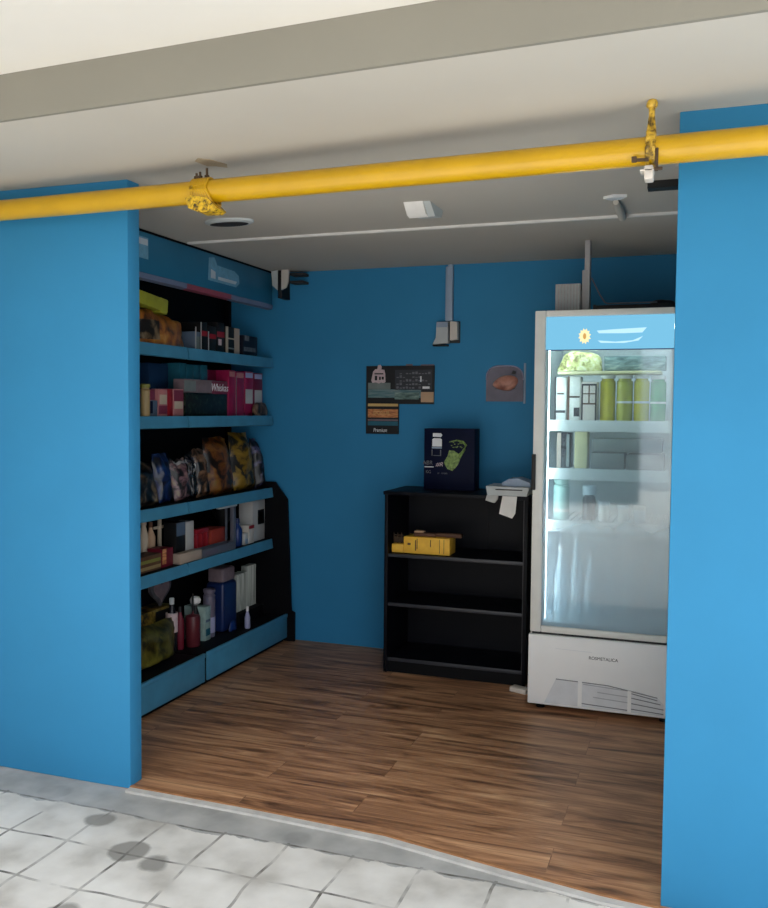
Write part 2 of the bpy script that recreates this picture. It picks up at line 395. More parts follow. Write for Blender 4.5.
struct('ceiling_beam', MB().prism([(-3.12, 2.296), (3.5, 2.031), (3.5, 2.0445), (-3.12, 2.3095)], 'z', ZC, 2.7), 'beam')
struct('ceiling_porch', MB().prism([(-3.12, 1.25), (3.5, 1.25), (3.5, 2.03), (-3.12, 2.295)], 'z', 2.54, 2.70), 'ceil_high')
struct('trim_3', MB().prism([(-2.598, 4.172), (-.0, 4.172), (-.0, 4.192), (-2.598, 4.192)], 'z', ZC-.012, ZC-.0005), 'white_trim')

# the yard behind the camera (seen only mirrored in the refrigerator glass)
struct('wall_yard_skyblock', MB().box(-9, -.95, -6.6, -6.3, -.1, 6.5), 'yardwall')  # unseen wall, raised to hold back low sky light on the left
struct('wall_yard_far', MB().box(-.9, 14, -24, -23.6, -.1, 1.3), 'hedge')

# ------------------------------------------------------------------ yellow pipe
def pipe_at(x): return Vector((x, 2.812-.085*(x+1.683), 2.283-.0165*(x+1.683)))
t = thing('gas_pipe', 'long yellow painted gas pipe running across under the ceiling in front of the opening', 'pipe', pipe_at(-1.0))
mb = MB(); mb.tube([pipe_at(x) for x in (-2.995, -2.2, -1.5, -.8, 0, .8, 1.6, 2.4)], .040, 28)
obj('pipe_run', mb, 'yellow', t)
# right hanger
px = -.152; p = pipe_at(px)
t = thing('pipe_hanger', 'yellowed brass rod hanger holding the pipe near the right wall', 'hanger', (px, p.y, ZC), 'pipe fixings')
mb = MB(); mb.tube([(px, p.y, p.z+.036), (px, p.y, ZC-.012)], .0085, 12); mb.tube([(px-.012, p.y-.01, p.z+.03), (px-.003, p.y-.004, ZC-.03)], .004, 8); mb.tube([(px+.012, p.y-.01, p.z+.03), (px+.003, p.y-.004, ZC-.03)], .004, 8)
obj('rod', mb, 'brass', t)
mb = MB(); mb.lathe(px, p.y, [(.013, ZC-.022), (.016, ZC-.018), (.016, ZC-.008), (.012, ZC-.001)], 12); obj('ceiling_anchor', mb, 'brass', t)
mb = MB()
ring = [p+Vector((0, math.cos(a), math.sin(a)))*.0435 for a in [2*PI*k/24 for k in range(25)]]
for dx in (-.009, .009): mb.tube([q+Vector((dx, 0, 0)) for q in ring], .0058, 8, caps=False)
mb.box(px-.012, px+.012, p.y-.044, p.y-.0405, p.z-.035, p.z+.045, .001)
obj('clamp_band', mb, 'brass', t)
mb = MB(); mb.tube([(px-.042, p.y-.044, p.z-.034), (px-.004, p.y-.046, p.z-.036)], .005, 8); mb.box(px-.05, px-.036, p.y-.05, p.y-.038, p.z-.04, p.z-.024, .002)
obj('bolt', mb, 'rust', t)
mb = MB(); mb.tube([(px+.018, p.y-.043, p.z-.005), (px+.018, p.y-.043, p.z-.068)], .0042, 8); mb.box(px+.012, px+.034, p.y-.048, p.y-.038, p.z-.066, p.z-.058, .001)
obj('bolt', mb, 'rust', t)
mb = MB(); mb.box(px-.016, px+.008, p.y-.03, p.y+.02, p.z-.085, p.z-.046, .003); mb.box(px-.028, px+.010, p.y-.03, p.y+.02, p.z-.062, p.z-.057, .001)
obj('lower_bracket', mb, 'box_cream', t)
# left clamp, corroded
px = -1.683; p = pipe_at(px)
t = thing('pipe_clamp', 'corroded yellow clamp with rusty bolts gripping the pipe near the left wall', 'clamp', (px, p.y, p.z), 'pipe fixings')
mb = MB()
for i in range(9):
    x = px-.032+i*.008
    ring = [Vector((x+.5*max(0, -math.sin(a))*.05*(i/8), pipe_at(x).y+math.cos(a)*.0445, pipe_at(x).z+math.sin(a)*(.0445+(.014 if math.sin(a) < -.3 else 0)))) for a in [2*PI*k/22 for k in range(23)]]
    mb.tube(ring, .005, 6, caps=False)
obj('clamp_band', mb, 'yellow', t)
mb = MB(); mb.prism([(px-.042, p.z-.03), (px-.02, p.z-.022), (px+.045, p.z-.034), (px+.085, p.z-.074), (px+.07, p.z-.084), (px+.01, p.z-.082), (px-.03, p.z-.066)], 'y', p.y-.056, p.y+.01)
obj('clamp_saddle', mb, 'yellow_old', t)
for dx, h in ((-.022, .03), (-.008, .034), (.02, .045)):
    mb = MB(); mb.tube([(px+dx, p.y-.012, p.z+.034), (px+dx, p.y-.012, p.z+.034+h)], .0045, 8); mb.lathe(px+dx, p.y-.012, [(.009, p.z+.041), (.010, p.z+.043), (.010, p.z+.052), (.008, p.z+.054)], 6)
    obj('bolt', mb, 'rust', t)


# ------------------------------------------------------------------ ceiling fittings
t = thing('ceiling_lamp', 'small white wedge shaped light fitting on the ceiling behind the pipe', 'light', (-1.15, 3.75, ZC))
mb = MB(); mb.prism([(3.66, ZC-.0005), (3.86, ZC-.0005), (3.84, ZC-.035), (3.74, ZC-.05)], 'x', -1.19, -1.10); obj('housing', mb, 'box_grey', t)
mb = MB(); mb.prism([(3.65, ZC-.001), (3.72, ZC-.001), (3.735, ZC-.052), (3.70, ZC-.045)], 'x', -1.215, -1.13); obj('reflector', mb, 'paper', t)
t = thing('ceiling_vent', 'flat round grey disc recessed in the ceiling behind the corroded clamp', 'vent', (-2.12, 3.77, ZC))
mb = MB(); mb.lathe(-2.12, 3.77, [(.125, ZC-.0005), (.125, ZC-.010), (.11, ZC-.015), (.05, ZC-.016)], 32, sy=.55); obj('rim', mb, 'box_grey', t)
mb = MB(); mb.lathe(-2.12, 3.77, [(.10, ZC-.0165), (.09, ZC-.018), (.02, ZC-.0185)], 28, sy=.5); obj('disc', mb, 'dark_line', t)
t = thing('ceiling_stub', 'pale grey pipe stub and bracket fixed under the ceiling near the right wall', 'pipe stub', (-.355, 3.98, ZC))
mb = MB(); mb.tube([(-.355, 3.86, ZC-.014), (-.352, 3.98, ZC-.018), (-.352, 4.16, ZC-.016)], [.012, .018, .018], 12); obj('stub', mb, 'ceil', t)
mb = MB(); mb.prism([(-.40, 3.80), (-.36, 3.775), (-.305, 3.79), (-.33, 3.83), (-.37, 3.84)], 'z', ZC-.012, ZC-.0005); obj('flange', mb, 'grille', t)
mb = MB(); mb.box(-.215, .0195, 3.60, 3.66, ZC-.028, ZC-.0003)
obj('door_closer', mb, 'black_matte', None, 'short black metal arm under the ceiling beside the top of the right wall', 'bracket')

struct('trim_4', MB().prism([(-1.73, 2.83), (-1.70, 2.80), (-1.665, 2.83), (-1.64, 2.90), (-1.66, 2.94), (-1.69, 2.91), (-1.72, 2.90)], 'z', ZC-.002, ZC+.001), 'stain')
# white corner bracket at the end of the fascia
t = thing('corner_bracket', 'small white plates on a black post in the far left ceiling corner', 'bracket', (-2.52, 5.2, 2.25))
mb = MB(); mb.prism([(-2.60, 2.39), (-2.555, 2.395), (-2.555, 2.27), (-2.59, 2.30)], 'y', 5.16, 5.175); obj('plate', mb, 'box_grey', t)
mb = MB(); mb.prism([(-2.528, 2.397), (-2.478, 2.397), (-2.482, 2.32), (-2.495, 2.285), (-2.528, 2.27)], 'y', 5.16, 5.175); obj('plate', mb, 'box_cream', t)
mb = MB(); mb.box(-2.556, -2.527, 5.165, 5.288, 2.22, 2.395, .003); obj('post', mb, 'black_matte', t)
for z in (2.375, 2.325):
    mb = MB(); mb.box(-2.49, -2.395, 5.20, 5.288, z-.010, z+.006, .002); obj('fin', mb, 'dark_line', t)

# ------------------------------------------------------------------ wall shelving (left)
XS = -2.62; XW = -2.985; XBASE = -2.51
YD = 4.215; Y0 = 3.20; Y1 = 5.235
SZ = [1.84, 1.47, 1.00, .665]; BZ = .165
def shelving(ya, yb, label, end):
    t = thing('shelving_unit', label, 'shelf', ((XS+XW)/2, (ya+yb)/2, 0), 'blue gondola shelving bays')
    mb = MB(); mb.box(XW, XW+.02, ya, yb, .02, 2.38); obj('back_panel', mb, 'black_back', t)
    for y in (ya+.012, yb-.012):
        mb = MB(); mb.box(XW+.022, XW+.06, y-.011, y+.011, .02, 2.38, .002); obj('upright', mb, 'black_back', t)
    for z in SZ:
        mb = MB(); mb.box(XW+.062, XS-.013, ya+.004, yb-.004, z-.028, z, .001); s = obj('shelf', mb, 'black_back', t)
        mb = MB(); mb.prism([(XS-.012, z+.003), (XS-.004, z+.003), (XS+.004, z-.058), (XS-.012, z-.062)], 'y', ya+.004, yb-.004)
        obj('front_rail', mb, 'blue_metal', s)
    mb = MB(); mb.box(XW+.062, XBASE-.013, ya+.004, yb-.004, BZ-.03, BZ, .001); s = obj('base_shelf', mb, 'black_back', t)
    mb = MB(); mb.box(XBASE-.012, XBASE, ya+.010, yb-.010, .028, BZ+.02, .003)
    mb.box(XBASE-.004, XBASE+.004, ya+.010, yb-.010, BZ-.004, BZ+.02, .002)
    obj('kick_board', mb, 'blue_metal', t)
    mb = MB(); mb.box(XW+.062, XBASE-.03, ya+.004, yb-.004, .0, .027); obj('plinth', mb, 'black_back', t)
    if end:
        mb = MB(); mb.prism([(XW, 0), (XBASE+.045, 0), (XBASE+.045, .19), (XBASE+.02, .20), (XBASE-.01, .93), (XS+.012, 1.04), (XW, 1.04)], 'y', yb+.003, yb+.02); obj('end_panel', mb, 'black_back', t)
    return t
shelving(Y0, YD-.004, 'nearer bay of the blue fronted black shelving, partly hidden by the left wall', False)
shelving(YD+.004, Y1, 'farther bay of the blue fronted black shelving, ending at the back wall', True)
# fascia header over both bays
t = thing('shelf_header', 'long blue fascia board along the top of the left shelving under the ceiling', 'header board', (XS, 4.2, 2.16))
mb = MB(); mb.box(XS-.03, XS, Y0, Y1-.02, 2.185, 2.385, .004); obj('fascia', mb, 'blue_fascia', t)
mb = MB(); mb.prism([(XS-.03, 2.184), (XS+.004, 2.184), (XS+.002, 2.158), (XS-.03, 2.152)], 'y', Y0, 4.20); mb.prism([(XS-.03, 2.184), (XS+.004, 2.184), (XS+.002, 2.158), (XS-.03, 2.152)], 'y', 4.68, Y1-.02); r = obj('lower_rail', mb, 'lilac_rail', t)
mb = MB(); mb.prism([(XS-.03, 2.184), (XS+.004, 2.184), (XS+.002, 2.158), (XS-.03, 2.152)], 'y', 4.20, 4.68); o = obj('rail_reflection', mb, 'pinkreflect', t); o['label'] = 'dull pink reflection painted as a stretch of the lower rail'  # pink stretch puts a red reflection into the rail colour
mb = MB(); mb.box(XS-.026, XS-.006, Y0, Y1-.02, 2.386, 2.398); obj('top_channel', mb, 'black_back', t)
mb = MB(); mb.prism([(4.42, 2.235), (4.74, 2.235), (4.78, 2.262), (4.77, 2.305), (4.72, 2.325), (4.52, 2.33), (4.49, 2.37), (4.43, 2.36)], 'x', XS+.0003, XS+.0015); tp = obj('tape_label', mb, 'taped', t)
mb = MB(); mb.prism([(4.53, 2.25), (4.73, 2.25), (4.75, 2.268), (4.53, 2.268)], 'x', XS+.0016, XS+.0022); mb.prism([(4.45, 2.25), (4.50, 2.25), (4.50, 2.29), (4.45, 2.30)], 'x', XS+.0016, XS+.0022); obj('tape_print', mb, 'tape_white', tp)
mb = MB(); mb.box(XS+.0003, XS+.0016, 3.70, 3.845, 2.255, 2.36); tp = obj('tape_label', mb, 'taped', t)
mb = MB(); mb.box(XS+.0017, XS+.0024, 3.70, 3.84, 2.322, 2.352); obj('tape_print', mb, 'tape_white', tp)

# ------------------------------------------------------------------ goods on the shelves
G = .0015
def carton(name, label, cat, y0, y1, z, h, m, xf=-2.675, d=.14, prints=(), rot=None, group=None, bev=.003):
    """upright packet whose face looks into the room; prints = (y0,y1,z0,z1 as fractions of the face, material, part name)"""
    if not prints:
        mb = MB(); mb.box(xf-d, xf, y0, y1, z+G, z+h, bev, rot); return obj(name, mb, m, None, label, cat, group)
    t = thing(name, label, cat, (xf-d/2, (y0+y1)/2, z+G), group)
    mb = MB(); mb.box(xf-d, xf, y0, y1, z+G, z+h, bev); obj('carton_body', mb, m, t)
    for a, b, c, e, mm, pn in prints:
        w = y1-y0
        mb = MB(); mb.box(xf+.0002, xf+.0014, y0+a*w, y0+b*w, z+c*h, z+e*h); obj(pn, mb, mm, t)
    return t

def pouch_mesh(w, h, d, seed, nu=18, nv=22):
    mb = MB(); bm = mb.bm; grid = {}
    for side in (1, -1):
        for i in range(nu+1):
            for j in range(nv+1):
                u = i/nu*2-1; v = j/nv
                edge_ = i in (0, nu) or j in (0, nv)
                if side == -1 and edge_: grid[(side, i, j)] = grid[(1, i, j)]; continue
                prof = max(0, (1-abs(u)**2.6))*min(1, (v/.10)**.5 if v < .10 else 1)*(1 if v < .62 else max(0, 1-((v-.62)/.36)**2))
                th = d/2*prof
                nz = mnoise.noise(Vector((u*2.2+seed*3.1, v*3.3, side*2+seed)))*.012+mnoise.noise(Vector((u*5+seed, v*7, side)))*.006
                wid = w/2*(1-.07*math.sin(PI*min(1, v*1.0))*0-.05*(v > .9))
                y = u*wid+mnoise.noise(Vector((v*3, seed, u)))*.006
                zz = v*h+mnoise.noise(Vector((u*1.5, seed*2, 3)))*.02*v
                grid[(side, i, j)] = bm.verts.new((side*(th+(nz if prof > .15 else nz*.3))if not edge_ else nz*.4, y, max(0, zz)))
    for side in (1, -1):
        for i in range(nu):
            for j in range(nv):
                q = [grid[(side, i, j)], grid[(side, i+1, j)], grid[(side, i+1, j+1)], grid[(side, i, j+1)]]
                if len(set(q)) == 4: bm.faces.new(q if side == 1 else q[::-1])
    return mb

def pouch(name, label, y0, y1, z, h, m, xc=-2.76, d=.11, lean=.12, roll=0.0, seed=1, panels=(), cat='bag', group='food bags on the middle shelf', yaw=0):
    t = thing(name, label, cat, (xc, (y0+y1)/2, z+G), group)
    mb = pouch_mesh(y1-y0, h, d, seed)
    bm = mb.bm
    bmesh.ops.rotate(bm, cent=(0, 0, 0), matrix=RX(roll) @ RY(-lean) @ RZ(yaw), verts=bm.verts)
    zmin = min(v.co.z for v in bm.verts)
    bmesh.ops.translate(bm, vec=(xc, (y0+y1)/2, z+G-zmin), verts=bm.verts)
    obj('bag_body', mb, m, t)
    for u0, u1, v0, v1, mm in panels:     # printed patch that follows the bulge
        mb2 = MB(); n = 8; vv = {}
        for i in range(n+1):
            for j in range(n+1):
                u = (u0+(u1-u0)*i/n); v = v0+(v1-v0)*j/n
                prof = max(0, (1-abs(u)**2.6))*min(1, (v/.10)**.5 if v < .10 else 1)*(1 if v < .62 else max(0, 1-((v-.62)/.36)**2))
                nz = mnoise.noise(Vector((u*2.2+seed*3.1, v*3.3, 2+seed)))*.012+mnoise.noise(Vector((u*5+seed, v*7, 1)))*.006
                zz = v*h+mnoise.noise(Vector((u*1.5, seed*2, 3)))*.02*v
                vv[i, j] = mb2.bm.verts.new((d/2*prof+(nz if prof > .15 else nz*.3)+.003, u*(y1-y0)/2+mnoise.noise(Vector((v*3, seed, u)))*.006, zz))
        for i in range(n):
            for j in range(n): mb2.bm.faces.new((vv[i, j], vv[i+1, j], vv[i+1, j+1], vv[i, j+1]))
        bmesh.ops.rotate(mb2.bm, cent=(0, 0, 0), matrix=RX(roll) @ RY(-lean) @ RZ(yaw), verts=mb2.bm.verts)
        bmesh.ops.translate(mb2.bm, vec=(xc, (y0+y1)/2, z+G-zmin), verts=mb2.bm.verts)
        obj('printed_patch', mb2, mm, t)
    return t

def lump(name, label, x, y, z, rx, ry, h, m, seed, cat='bag', group=None, patch=None, n=26, k=14):
    """soft filled bag lying down"""
    def P(i, j, grow=0):
        a = 2*PI*i/n; f = j/k; el = f*PI/2
        r = math.cos(el)**.55
        q = Vector((math.cos(a)*rx*r, math.sin(a)*ry*r, h*math.sin(el)**.9))
        w = 1+.16*mnoise.noise(Vector((q.x*9+seed, q.y*9, q.z*9)))+.07*mnoise.noise(Vector((q.x*24, q.y*24+seed, q.z*24)))
        return Vector((x+q.x*(w+grow), y+q.y*(w+grow), z+G+q.z*(w+grow)))
    t = thing(name, label, cat, (x, y, z+G), group) if patch else None
    mb = MB(); rings = [[mb.bm.verts.new(P(i, j)) for i in range(n)] for j in range(k)]
    top = mb.bm.verts.new(P(0, k))
    for A, B in zip(rings, rings[1:]):
        for i in range(n): mb.bm.faces.new((A[i], A[(i+1) % n], B[(i+1) % n], B[i]))
    for i in range(n): mb.bm.faces.new((rings[-1][i], rings[-1][(i+1) % n], top))
    mb.bm.faces.new(rings[0][::-1])
    if not patch: return obj(name, mb, m, None, label, cat, group)
    obj('bag_body', mb, m, t)
    i0, i1, j0, j1, mm = patch; mb = MB()
    vv = {(i, j): mb.bm.verts.new(P(i, j, .02)) for i in range(i0, i1+1) for j in range(j0, j1+1)}
    for i in range(i0, i1):
        for j in range(j0, j1): mb.bm.faces.new((vv[i, j], vv[i+1, j], vv[i+1, j+1], vv[i, j+1]))
    obj('printed_patch', mb, mm, t); return t

def bottle(name, label, x, y, z, r, h, m, cap=None, caph=.03, neck=.4, shoulder=.72, band=None, cat='bottle', group=None, capr=None, n=18):
    t = thing(name, label, cat, (x, y, z+G), group)
    b0 = z+G; hb = h-(caph if cap else 0); rn = r*neck
    mb = MB(); mb.lathe(x, y, [(r*.9, b0), (r, b0+.006), (r, b0+hb*shoulder), (r*.93, b0+hb*(shoulder+.05)), (rn*1.25, b0+hb*.92), (rn, b0+hb*.95), (rn, b0+hb)], n)
    obj('bottle_body', mb, m, t)
    if cap:
        cr = capr or rn*1.2
        mb = MB(); mb.lathe(x, y, [(cr, b0+hb+.0005), (cr, b0+h-.004), (cr*.85, b0+h)], n); obj('cap', mb, cap, t)
    if band:
        a, b, mm = band
        mb = MB(); mb.lathe(x, y, [(r*1.012, b0+hb*a), (r*1.02, b0+hb*a+.001), (r*1.02, b0+hb*b-.001), (r*1.012, b0+hb*b)], n); obj('bottle_label', mb, mm, t)
    return t

# -- top shelf
S = SZ[0]; gT = 'goods on the top shelf'
lump('food_bag', 'crumpled orange brown bag lying on the top shelf', -2.755, 4.065, S, .105, .285, .18, 'orange_bag', 2.0, patch=(20, 25, 1, 6, 'cream_bag'), group=gT)
mb = MB(); mb.box(-2.80, -2.67, 3.74, 4.10, S+.195, S+.262, .004, RX(-.10)); mb.box(-2.80, -2.672, 4.03, 4.098, S+.172, S+.25, .004, RX(-.10))
obj('lime_carton', mb, 'lime', None, 'lime yellow carton lying on top of the orange brown bag', 'carton', gT)
carton('slim_carton', 'slim grey and white carton between orange bag and black packets', 'carton', 4.372, 4.428, S, .105, 'bluegrey', prints=[(.05, .25, .05, 1.25, 'whitebox', 'printed_stripe'), (.35, .9, .1, .75, 'greypack', 'printed_panel')], group=gT)
mb = MB()
for i, (a, b, h) in enumerate(((4.432, 4.508, .165), (4.514, 4.606, .15), (4.612, 4.70, .18))):
    lab = ['first black packet with red band, beside the slim grey carton', 'middle black packet with red band and white spine on the top shelf', 'black packet with red band and small pale square, left of the cream edged carton'][i]
    pr = [(.02, .98, .52, .70, 'red', 'printed_band')]
    if i == 0: pr += [(.0, .12, .0, .98, 'whitebox', 'white_spine')]
    if i == 1: pr += [(.0, .10, .03, .78, 'whitebox', 'white_spine')]
    if i == 2: pr += [(.2, .6, .26, .46, 'pale_pink', 'printed_square')]
    carton('black_packet', lab, 'packet', a, b, S, h, 'black_matte', prints=pr, group=gT)
carton('cream_edged_carton', 'black carton with cream upright edges on the top shelf', 'carton', 4.715, 4.885, S, .165, 'black_matte', prints=[(0, .17, 0, 1, 'cream', 'printed_stripe'), (.60, .98, 0, .98, 'beige', 'printed_stripe'), (.17, .60, .55, .60, 'cream', 'printed_line'), (.17, .6, .2, .25, 'greypack', 'printed_line')], group=gT)
carton('dark_packet', 'dark packet with grey triangle at the far end of the top shelf', 'packet', 4.93, 5.12, S, .13, 'navy_side', prints=[(.05, .85, .25, .45, 'greyink', 'printed_band'), (.1, .4, .75, 1.0, 'greyink', 'printed_triangle')], group=gT)

# -- second shelf
S = SZ[1]; g2 = 'goods on the second shelf'
bottle('tan_jar', 'tan jar with olive lid at the near end of the second shelf', -2.655, 3.866, S, .024, .165, 'tanjar', 'olive', .02, .9, .85, cat='jar', group=g2)
carton('blue_grey_carton', 'low blue grey carton with dark stripe beside the tan jar', 'carton', 3.895, 4.005, S, .085, 'bluegrey', prints=[(.35, .6, .2, .95, 'navy', 'printed_stripe')], group=g2)
carton('dark_pink_carton', 'small dark pink carton standing on the low blue grey carton', 'carton', 3.92, 3.985, S+.085, .058, 'darkpink', group=g2)
carton('pink_carton', 'pale pink carton left of the narrow red carton', 'carton', 4.012, 4.098, S, .145, 'palepink', prints=[(.05, .95, .1, .4, 'darkpink', 'printed_panel'), (.15, .9, .45, .8, 'cream', 'printed_panel')], group=g2)
carton('red_carton', 'narrow bright red carton between two pink cartons', 'carton', 4.102, 4.150, S, .147, 'red', group=g2)
carton('pink_carton', 'pale pink carton right of the narrow red carton', 'carton', 4.154, 4.255, S, .15, 'palepink', prints=[(.05, .95, .55, .95, 'darkpink', 'printed_panel'), (.1, .9, .28, .55, 'cream', 'printed_panel')], group=g2)
carton('dark_blue_carton', 'tall dark blue carton standing behind the pink cartons', 'carton', 4.14, 4.33, S, .29, 'navyblue', xf=-2.82, d=.1, group=g2)
for i, lab in enumerate(['first teal carton of the tall row at the bay joint', 'second teal carton of the tall row, behind the grey pink pack', 'third teal carton of the tall row, behind the grey pink pack', 'last teal carton of the tall row, beside the magenta cartons']):
    carton('teal_carton', lab, 'carton', 4.35+i*.076, 4.423+i*.076, S, (.30, .295, .297, .30)[i], 'teal', xf=-2.76, d=.12, group=g2)
carton('black_box', 'low black printed box under the grey pink pack', 'box', 4.275, 4.735, S, .13, 'darkprint', d=.07, group=g2)
t = carton('grey_pack', 'long grey pink pack with white script lettering lying on the black box', 'pack', 4.262, 4.735, S+.132, .075, 'greypink', d=.07, prints=[(0, .25, .1, .9, 'greypack', 'printed_panel'), (.62, 1, .0, .95, 'darkpink', 'printed_panel')], group=g2)
text('lettering', 'Whiskas', .062, (-2.672, 4.64, S+.166), '+x', 'white_ink', t, width=.19, shear=.2)
mg = [(4.66, 4.748, .275, 'magenta_dark', 'deep magenta carton nearest the teal row'), (4.752, 4.832, .277, 'magenta', 'first bright magenta carton right of the dark gap'), (4.838, 4.945, .272, 'magenta', 'second bright magenta carton with pale side stripe'), (4.95, 5.065, .278, 'magenta', 'magenta carton with white sticker, left of its twin'), (5.07, 5.19, .274, 'magenta_dark', 'last magenta carton with white sticker, at the far end')]
for i, (a, b, h, mm, lab) in enumerate(mg):
    pr = [(.1, .9, .86, .97, ('palepink' if i < 3 else 'lilac_rim'), 'printed_band')] if i else []
    if i == 2: pr += [(0, .10, 0, .9, 'greypink', 'printed_stripe')]
    if i > 2: pr += [(.1, .9, .28, .60, 'whitebox', 'sticker')]
    carton('magenta_carton', lab, 'carton', a, b, S, h, mm, xf=-2.675 if i else -2.76, prints=pr, group='magenta cartons on the second shelf')
lump('small_bag', 'small tan printed bag in front of the last magenta carton', -2.66, 5.12, S, .020, .10, .085, 'brown_bag', 6, group=g2)

# -- third shelf: bags
S = SZ[2]
pouch('food_bag', 'cream and black printed bag at the near end of the middle shelf', 3.74, 4.055, S, .235, 'cream_bag', xc=-2.70, lean=.24, seed=1, d=.11)
pouch('food_bag', 'blue and black bag right of the cream and black bag on the middle shelf', 4.06, 4.20, S, .27, 'blue_bag', xc=-2.72, lean=.10, roll=.03, seed=2, d=.09)
pouch('food_bag', 'pink and cream printed bag between two blue black bags', 4.205, 4.355, S, .235, 'pink_bag', xc=-2.705, lean=.15, seed=3, d=.10, panels=[(-.8, .8, .88, .94, 'whitebox')])
pouch('food_bag', 'black glossy bag with a white tag at the bay joint', 4.36, 4.44, S, .255, 'black_bag', xc=-2.72, lean=.08, seed=4, d=.08, panels=[(-.1, .6, .62, .78, 'whitebox')])
pouch('food_bag', 'brown and cream printed bag left of the large amber bag', 4.445, 4.575, S, .28, 'brown_bag', xc=-2.715, lean=.12, roll=.03, seed=5, d=.09)
pouch('food_bag', 'large amber printed bag in the farther bay of the middle shelf', 4.585, 4.865, S, .345, 'amber_bag', xc=-2.715, lean=.14, seed=6, d=.13)
pouch('food_bag', 'large gold printed bag right of the amber bag', 4.875, 5.125, S, .365, 'gold_bag', xc=-2.71, lean=.14, roll=-.02, seed=7, d=.13)
pouch('food_bag', 'purple and black bag at the far end of the middle shelf', 5.135, 5.228, S, .325, 'purple_bag', xc=-2.70, lean=.14, seed=8, d=.10)

# -- fourth shelf
S = SZ[3]; g4 = 'goods on the fourth shelf'
bottle('cream_bottle', 'tall cream bottle at the near end of the fourth shelf', -2.805, 4.065, S, .025, .25, 'cream', 'beige', .03, .5, .7, group=g4)
bottle('tan_bottle', 'tan bottle with brown cap standing behind the maroon and brown carton', -2.805, 4.13, S, .025, .23, 'tan', 'brown', .03, group=g4)
t = thing('scratching_post', 'cream cross shaped post left of the black carton with grey label', 'post', (-2.805, 4.215, S+G), g4)
mb = MB(); mb.box(-2.813, -2.797, 4.205, 4.225, S+G, S+.27, .003); obj('upright', mb, 'cream', t)
mb = MB(); mb.box(-2.811, -2.799, 4.16, 4.275, S+.185, S+.20, .003); obj('cross_arm', mb, 'cream', t)
carton('brown_crate', 'low olive brown crate at the front of the nearer bay, fourth shelf', 'crate', 3.68, 4.035, S, .085, 'brown', d=.1, prints=[(.02, .98, .55, .75, 'olive', 'printed_slat'), (.02, .98, .15, .35, 'tanjar', 'printed_slat')], group=g4)
carton('maroon_carton', 'maroon and brown carton beside the beige box on the fourth shelf', 'carton', 4.045, 4.148, S, .10, 'maroon', d=.095, prints=[(0, .35, .2, 1.0, 'orange_print', 'printed_panel')], group=g4)
carton('beige_box', 'low beige box at the front edge across the bay joint', 'box', 4.165, 4.385, S, .058, 'beige', xf=-2.64, d=.05, group=g4)
carton('white_carton', 'upright white carton behind the low beige box', 'carton', 4.318, 4.392, S, .215, 'whitebox', xf=-2.695, d=.08, group=g4)
carton('black_carton', 'black upright carton with pale grey top label beside the white carton', 'carton', 4.215, 4.312, S, .22, 'black_matte', xf=-2.70, d=.08, prints=[(.05, .95, .66, .99, 'bluegrey', 'printed_label')], group=g4)
t = thing('red_rack', 'small red open rack standing behind the grey tray', 'rack', (-2.725, 4.50, S+G), g4)
mb = MB(); mb.box(-2.745, -2.705, 4.43, 4.575, S+.13, S+.155, .003); obj('top_bar', mb, 'red', t)
for y in (4.445, 4.50, 4.56):
    mb = MB(); mb.box(-2.745, -2.705, y-.01, y+.01, S+G, S+.129, .003); obj('leg', mb, 'red', t)
carton('coral_box', 'plain coral red box behind the grey tray', 'box', 4.59, 4.77, S, .135, 'coral', xf=-2.70, d=.12, group=g4)
t = thing('grey_tray', 'long shallow grey tray along the front of the fourth shelf', 'tray', (-2.6680, 4.58, S+G), g4)
mb = MB(); mb.box(-2.7000, -2.6400, 4.395, 4.77, S+G, S+.006, .001); mb.box(-2.6430, -2.6380, 4.395, 4.77, S+G, S+.05, .001); mb.box(-2.7020, -2.6970, 4.395, 4.77, S+G, S+.05, .001); mb.box(-2.7000, -2.6400, 4.395, 4.40, S+G, S+.05, .001); mb.box(-2.7000, -2.6400, 4.765, 4.77, S+G, S+.05, .001)
obj('tray_body', mb, 'grey_metal', t)
mb = MB(); mb.box(-2.6378, -2.6368, 4.42, 4.56, S+.012, S+.035); obj('printed_panel', mb, 'mauve', t)
t = thing('tee_stand', 'grey metal stand with flat arm on top, fourth shelf', 'stand', (-2.672, 4.80, S+G), g4)
mb = MB(); mb.box(-2.685, -2.66, 4.785, 4.815, S+G, S+.255, .002); obj('post', mb, 'grey_metal', t)
mb = MB(); mb.box(-2.685, -2.66, 4.62, 4.83, S+.2555, S+.268, .002); obj('arm', mb, 'box_grey', t)
mb = MB(); mb.box(-2.68, -2.67, 4.715, 4.728, S+.06, S+.255, .001); obj('post', mb, 'grey_metal', t)
bottle('blue_bottle', 'dark blue bottle beside the grey metal stand', -2.69, 4.885, S, .030, .17, 'bluebottle', 'navybottle', .03, group=g4)
carton('small_box', 'small white and pale blue box right of the dark blue bottle', 'box', 4.925, 4.97, S, .075, 'whitebox', xf=-2.66, d=.06, prints=[(.1, .9, .1, .5, 'conduit', 'printed_panel')], group=g4)
carton('small_box', 'small white upright box with red top in front of the black funnel', 'box', 4.98, 5.05, S, .115, 'box_cream', xf=-2.66, d=.06, prints=[(0, 1, .82, 1, 'red', 'printed_band')], group=g4)
mb = MB(); mb.lathe(-2.82, 4.94, [(.075, S+.265), (.078, S+.262), (.07, S+.20), (.03, S+.13), (.028, S+.03), (.04, S+G)], 18)
obj('black_funnel', mb, 'black_matte', None, 'black funnel shaped holder standing behind the small white boxes', 'holder', g4)
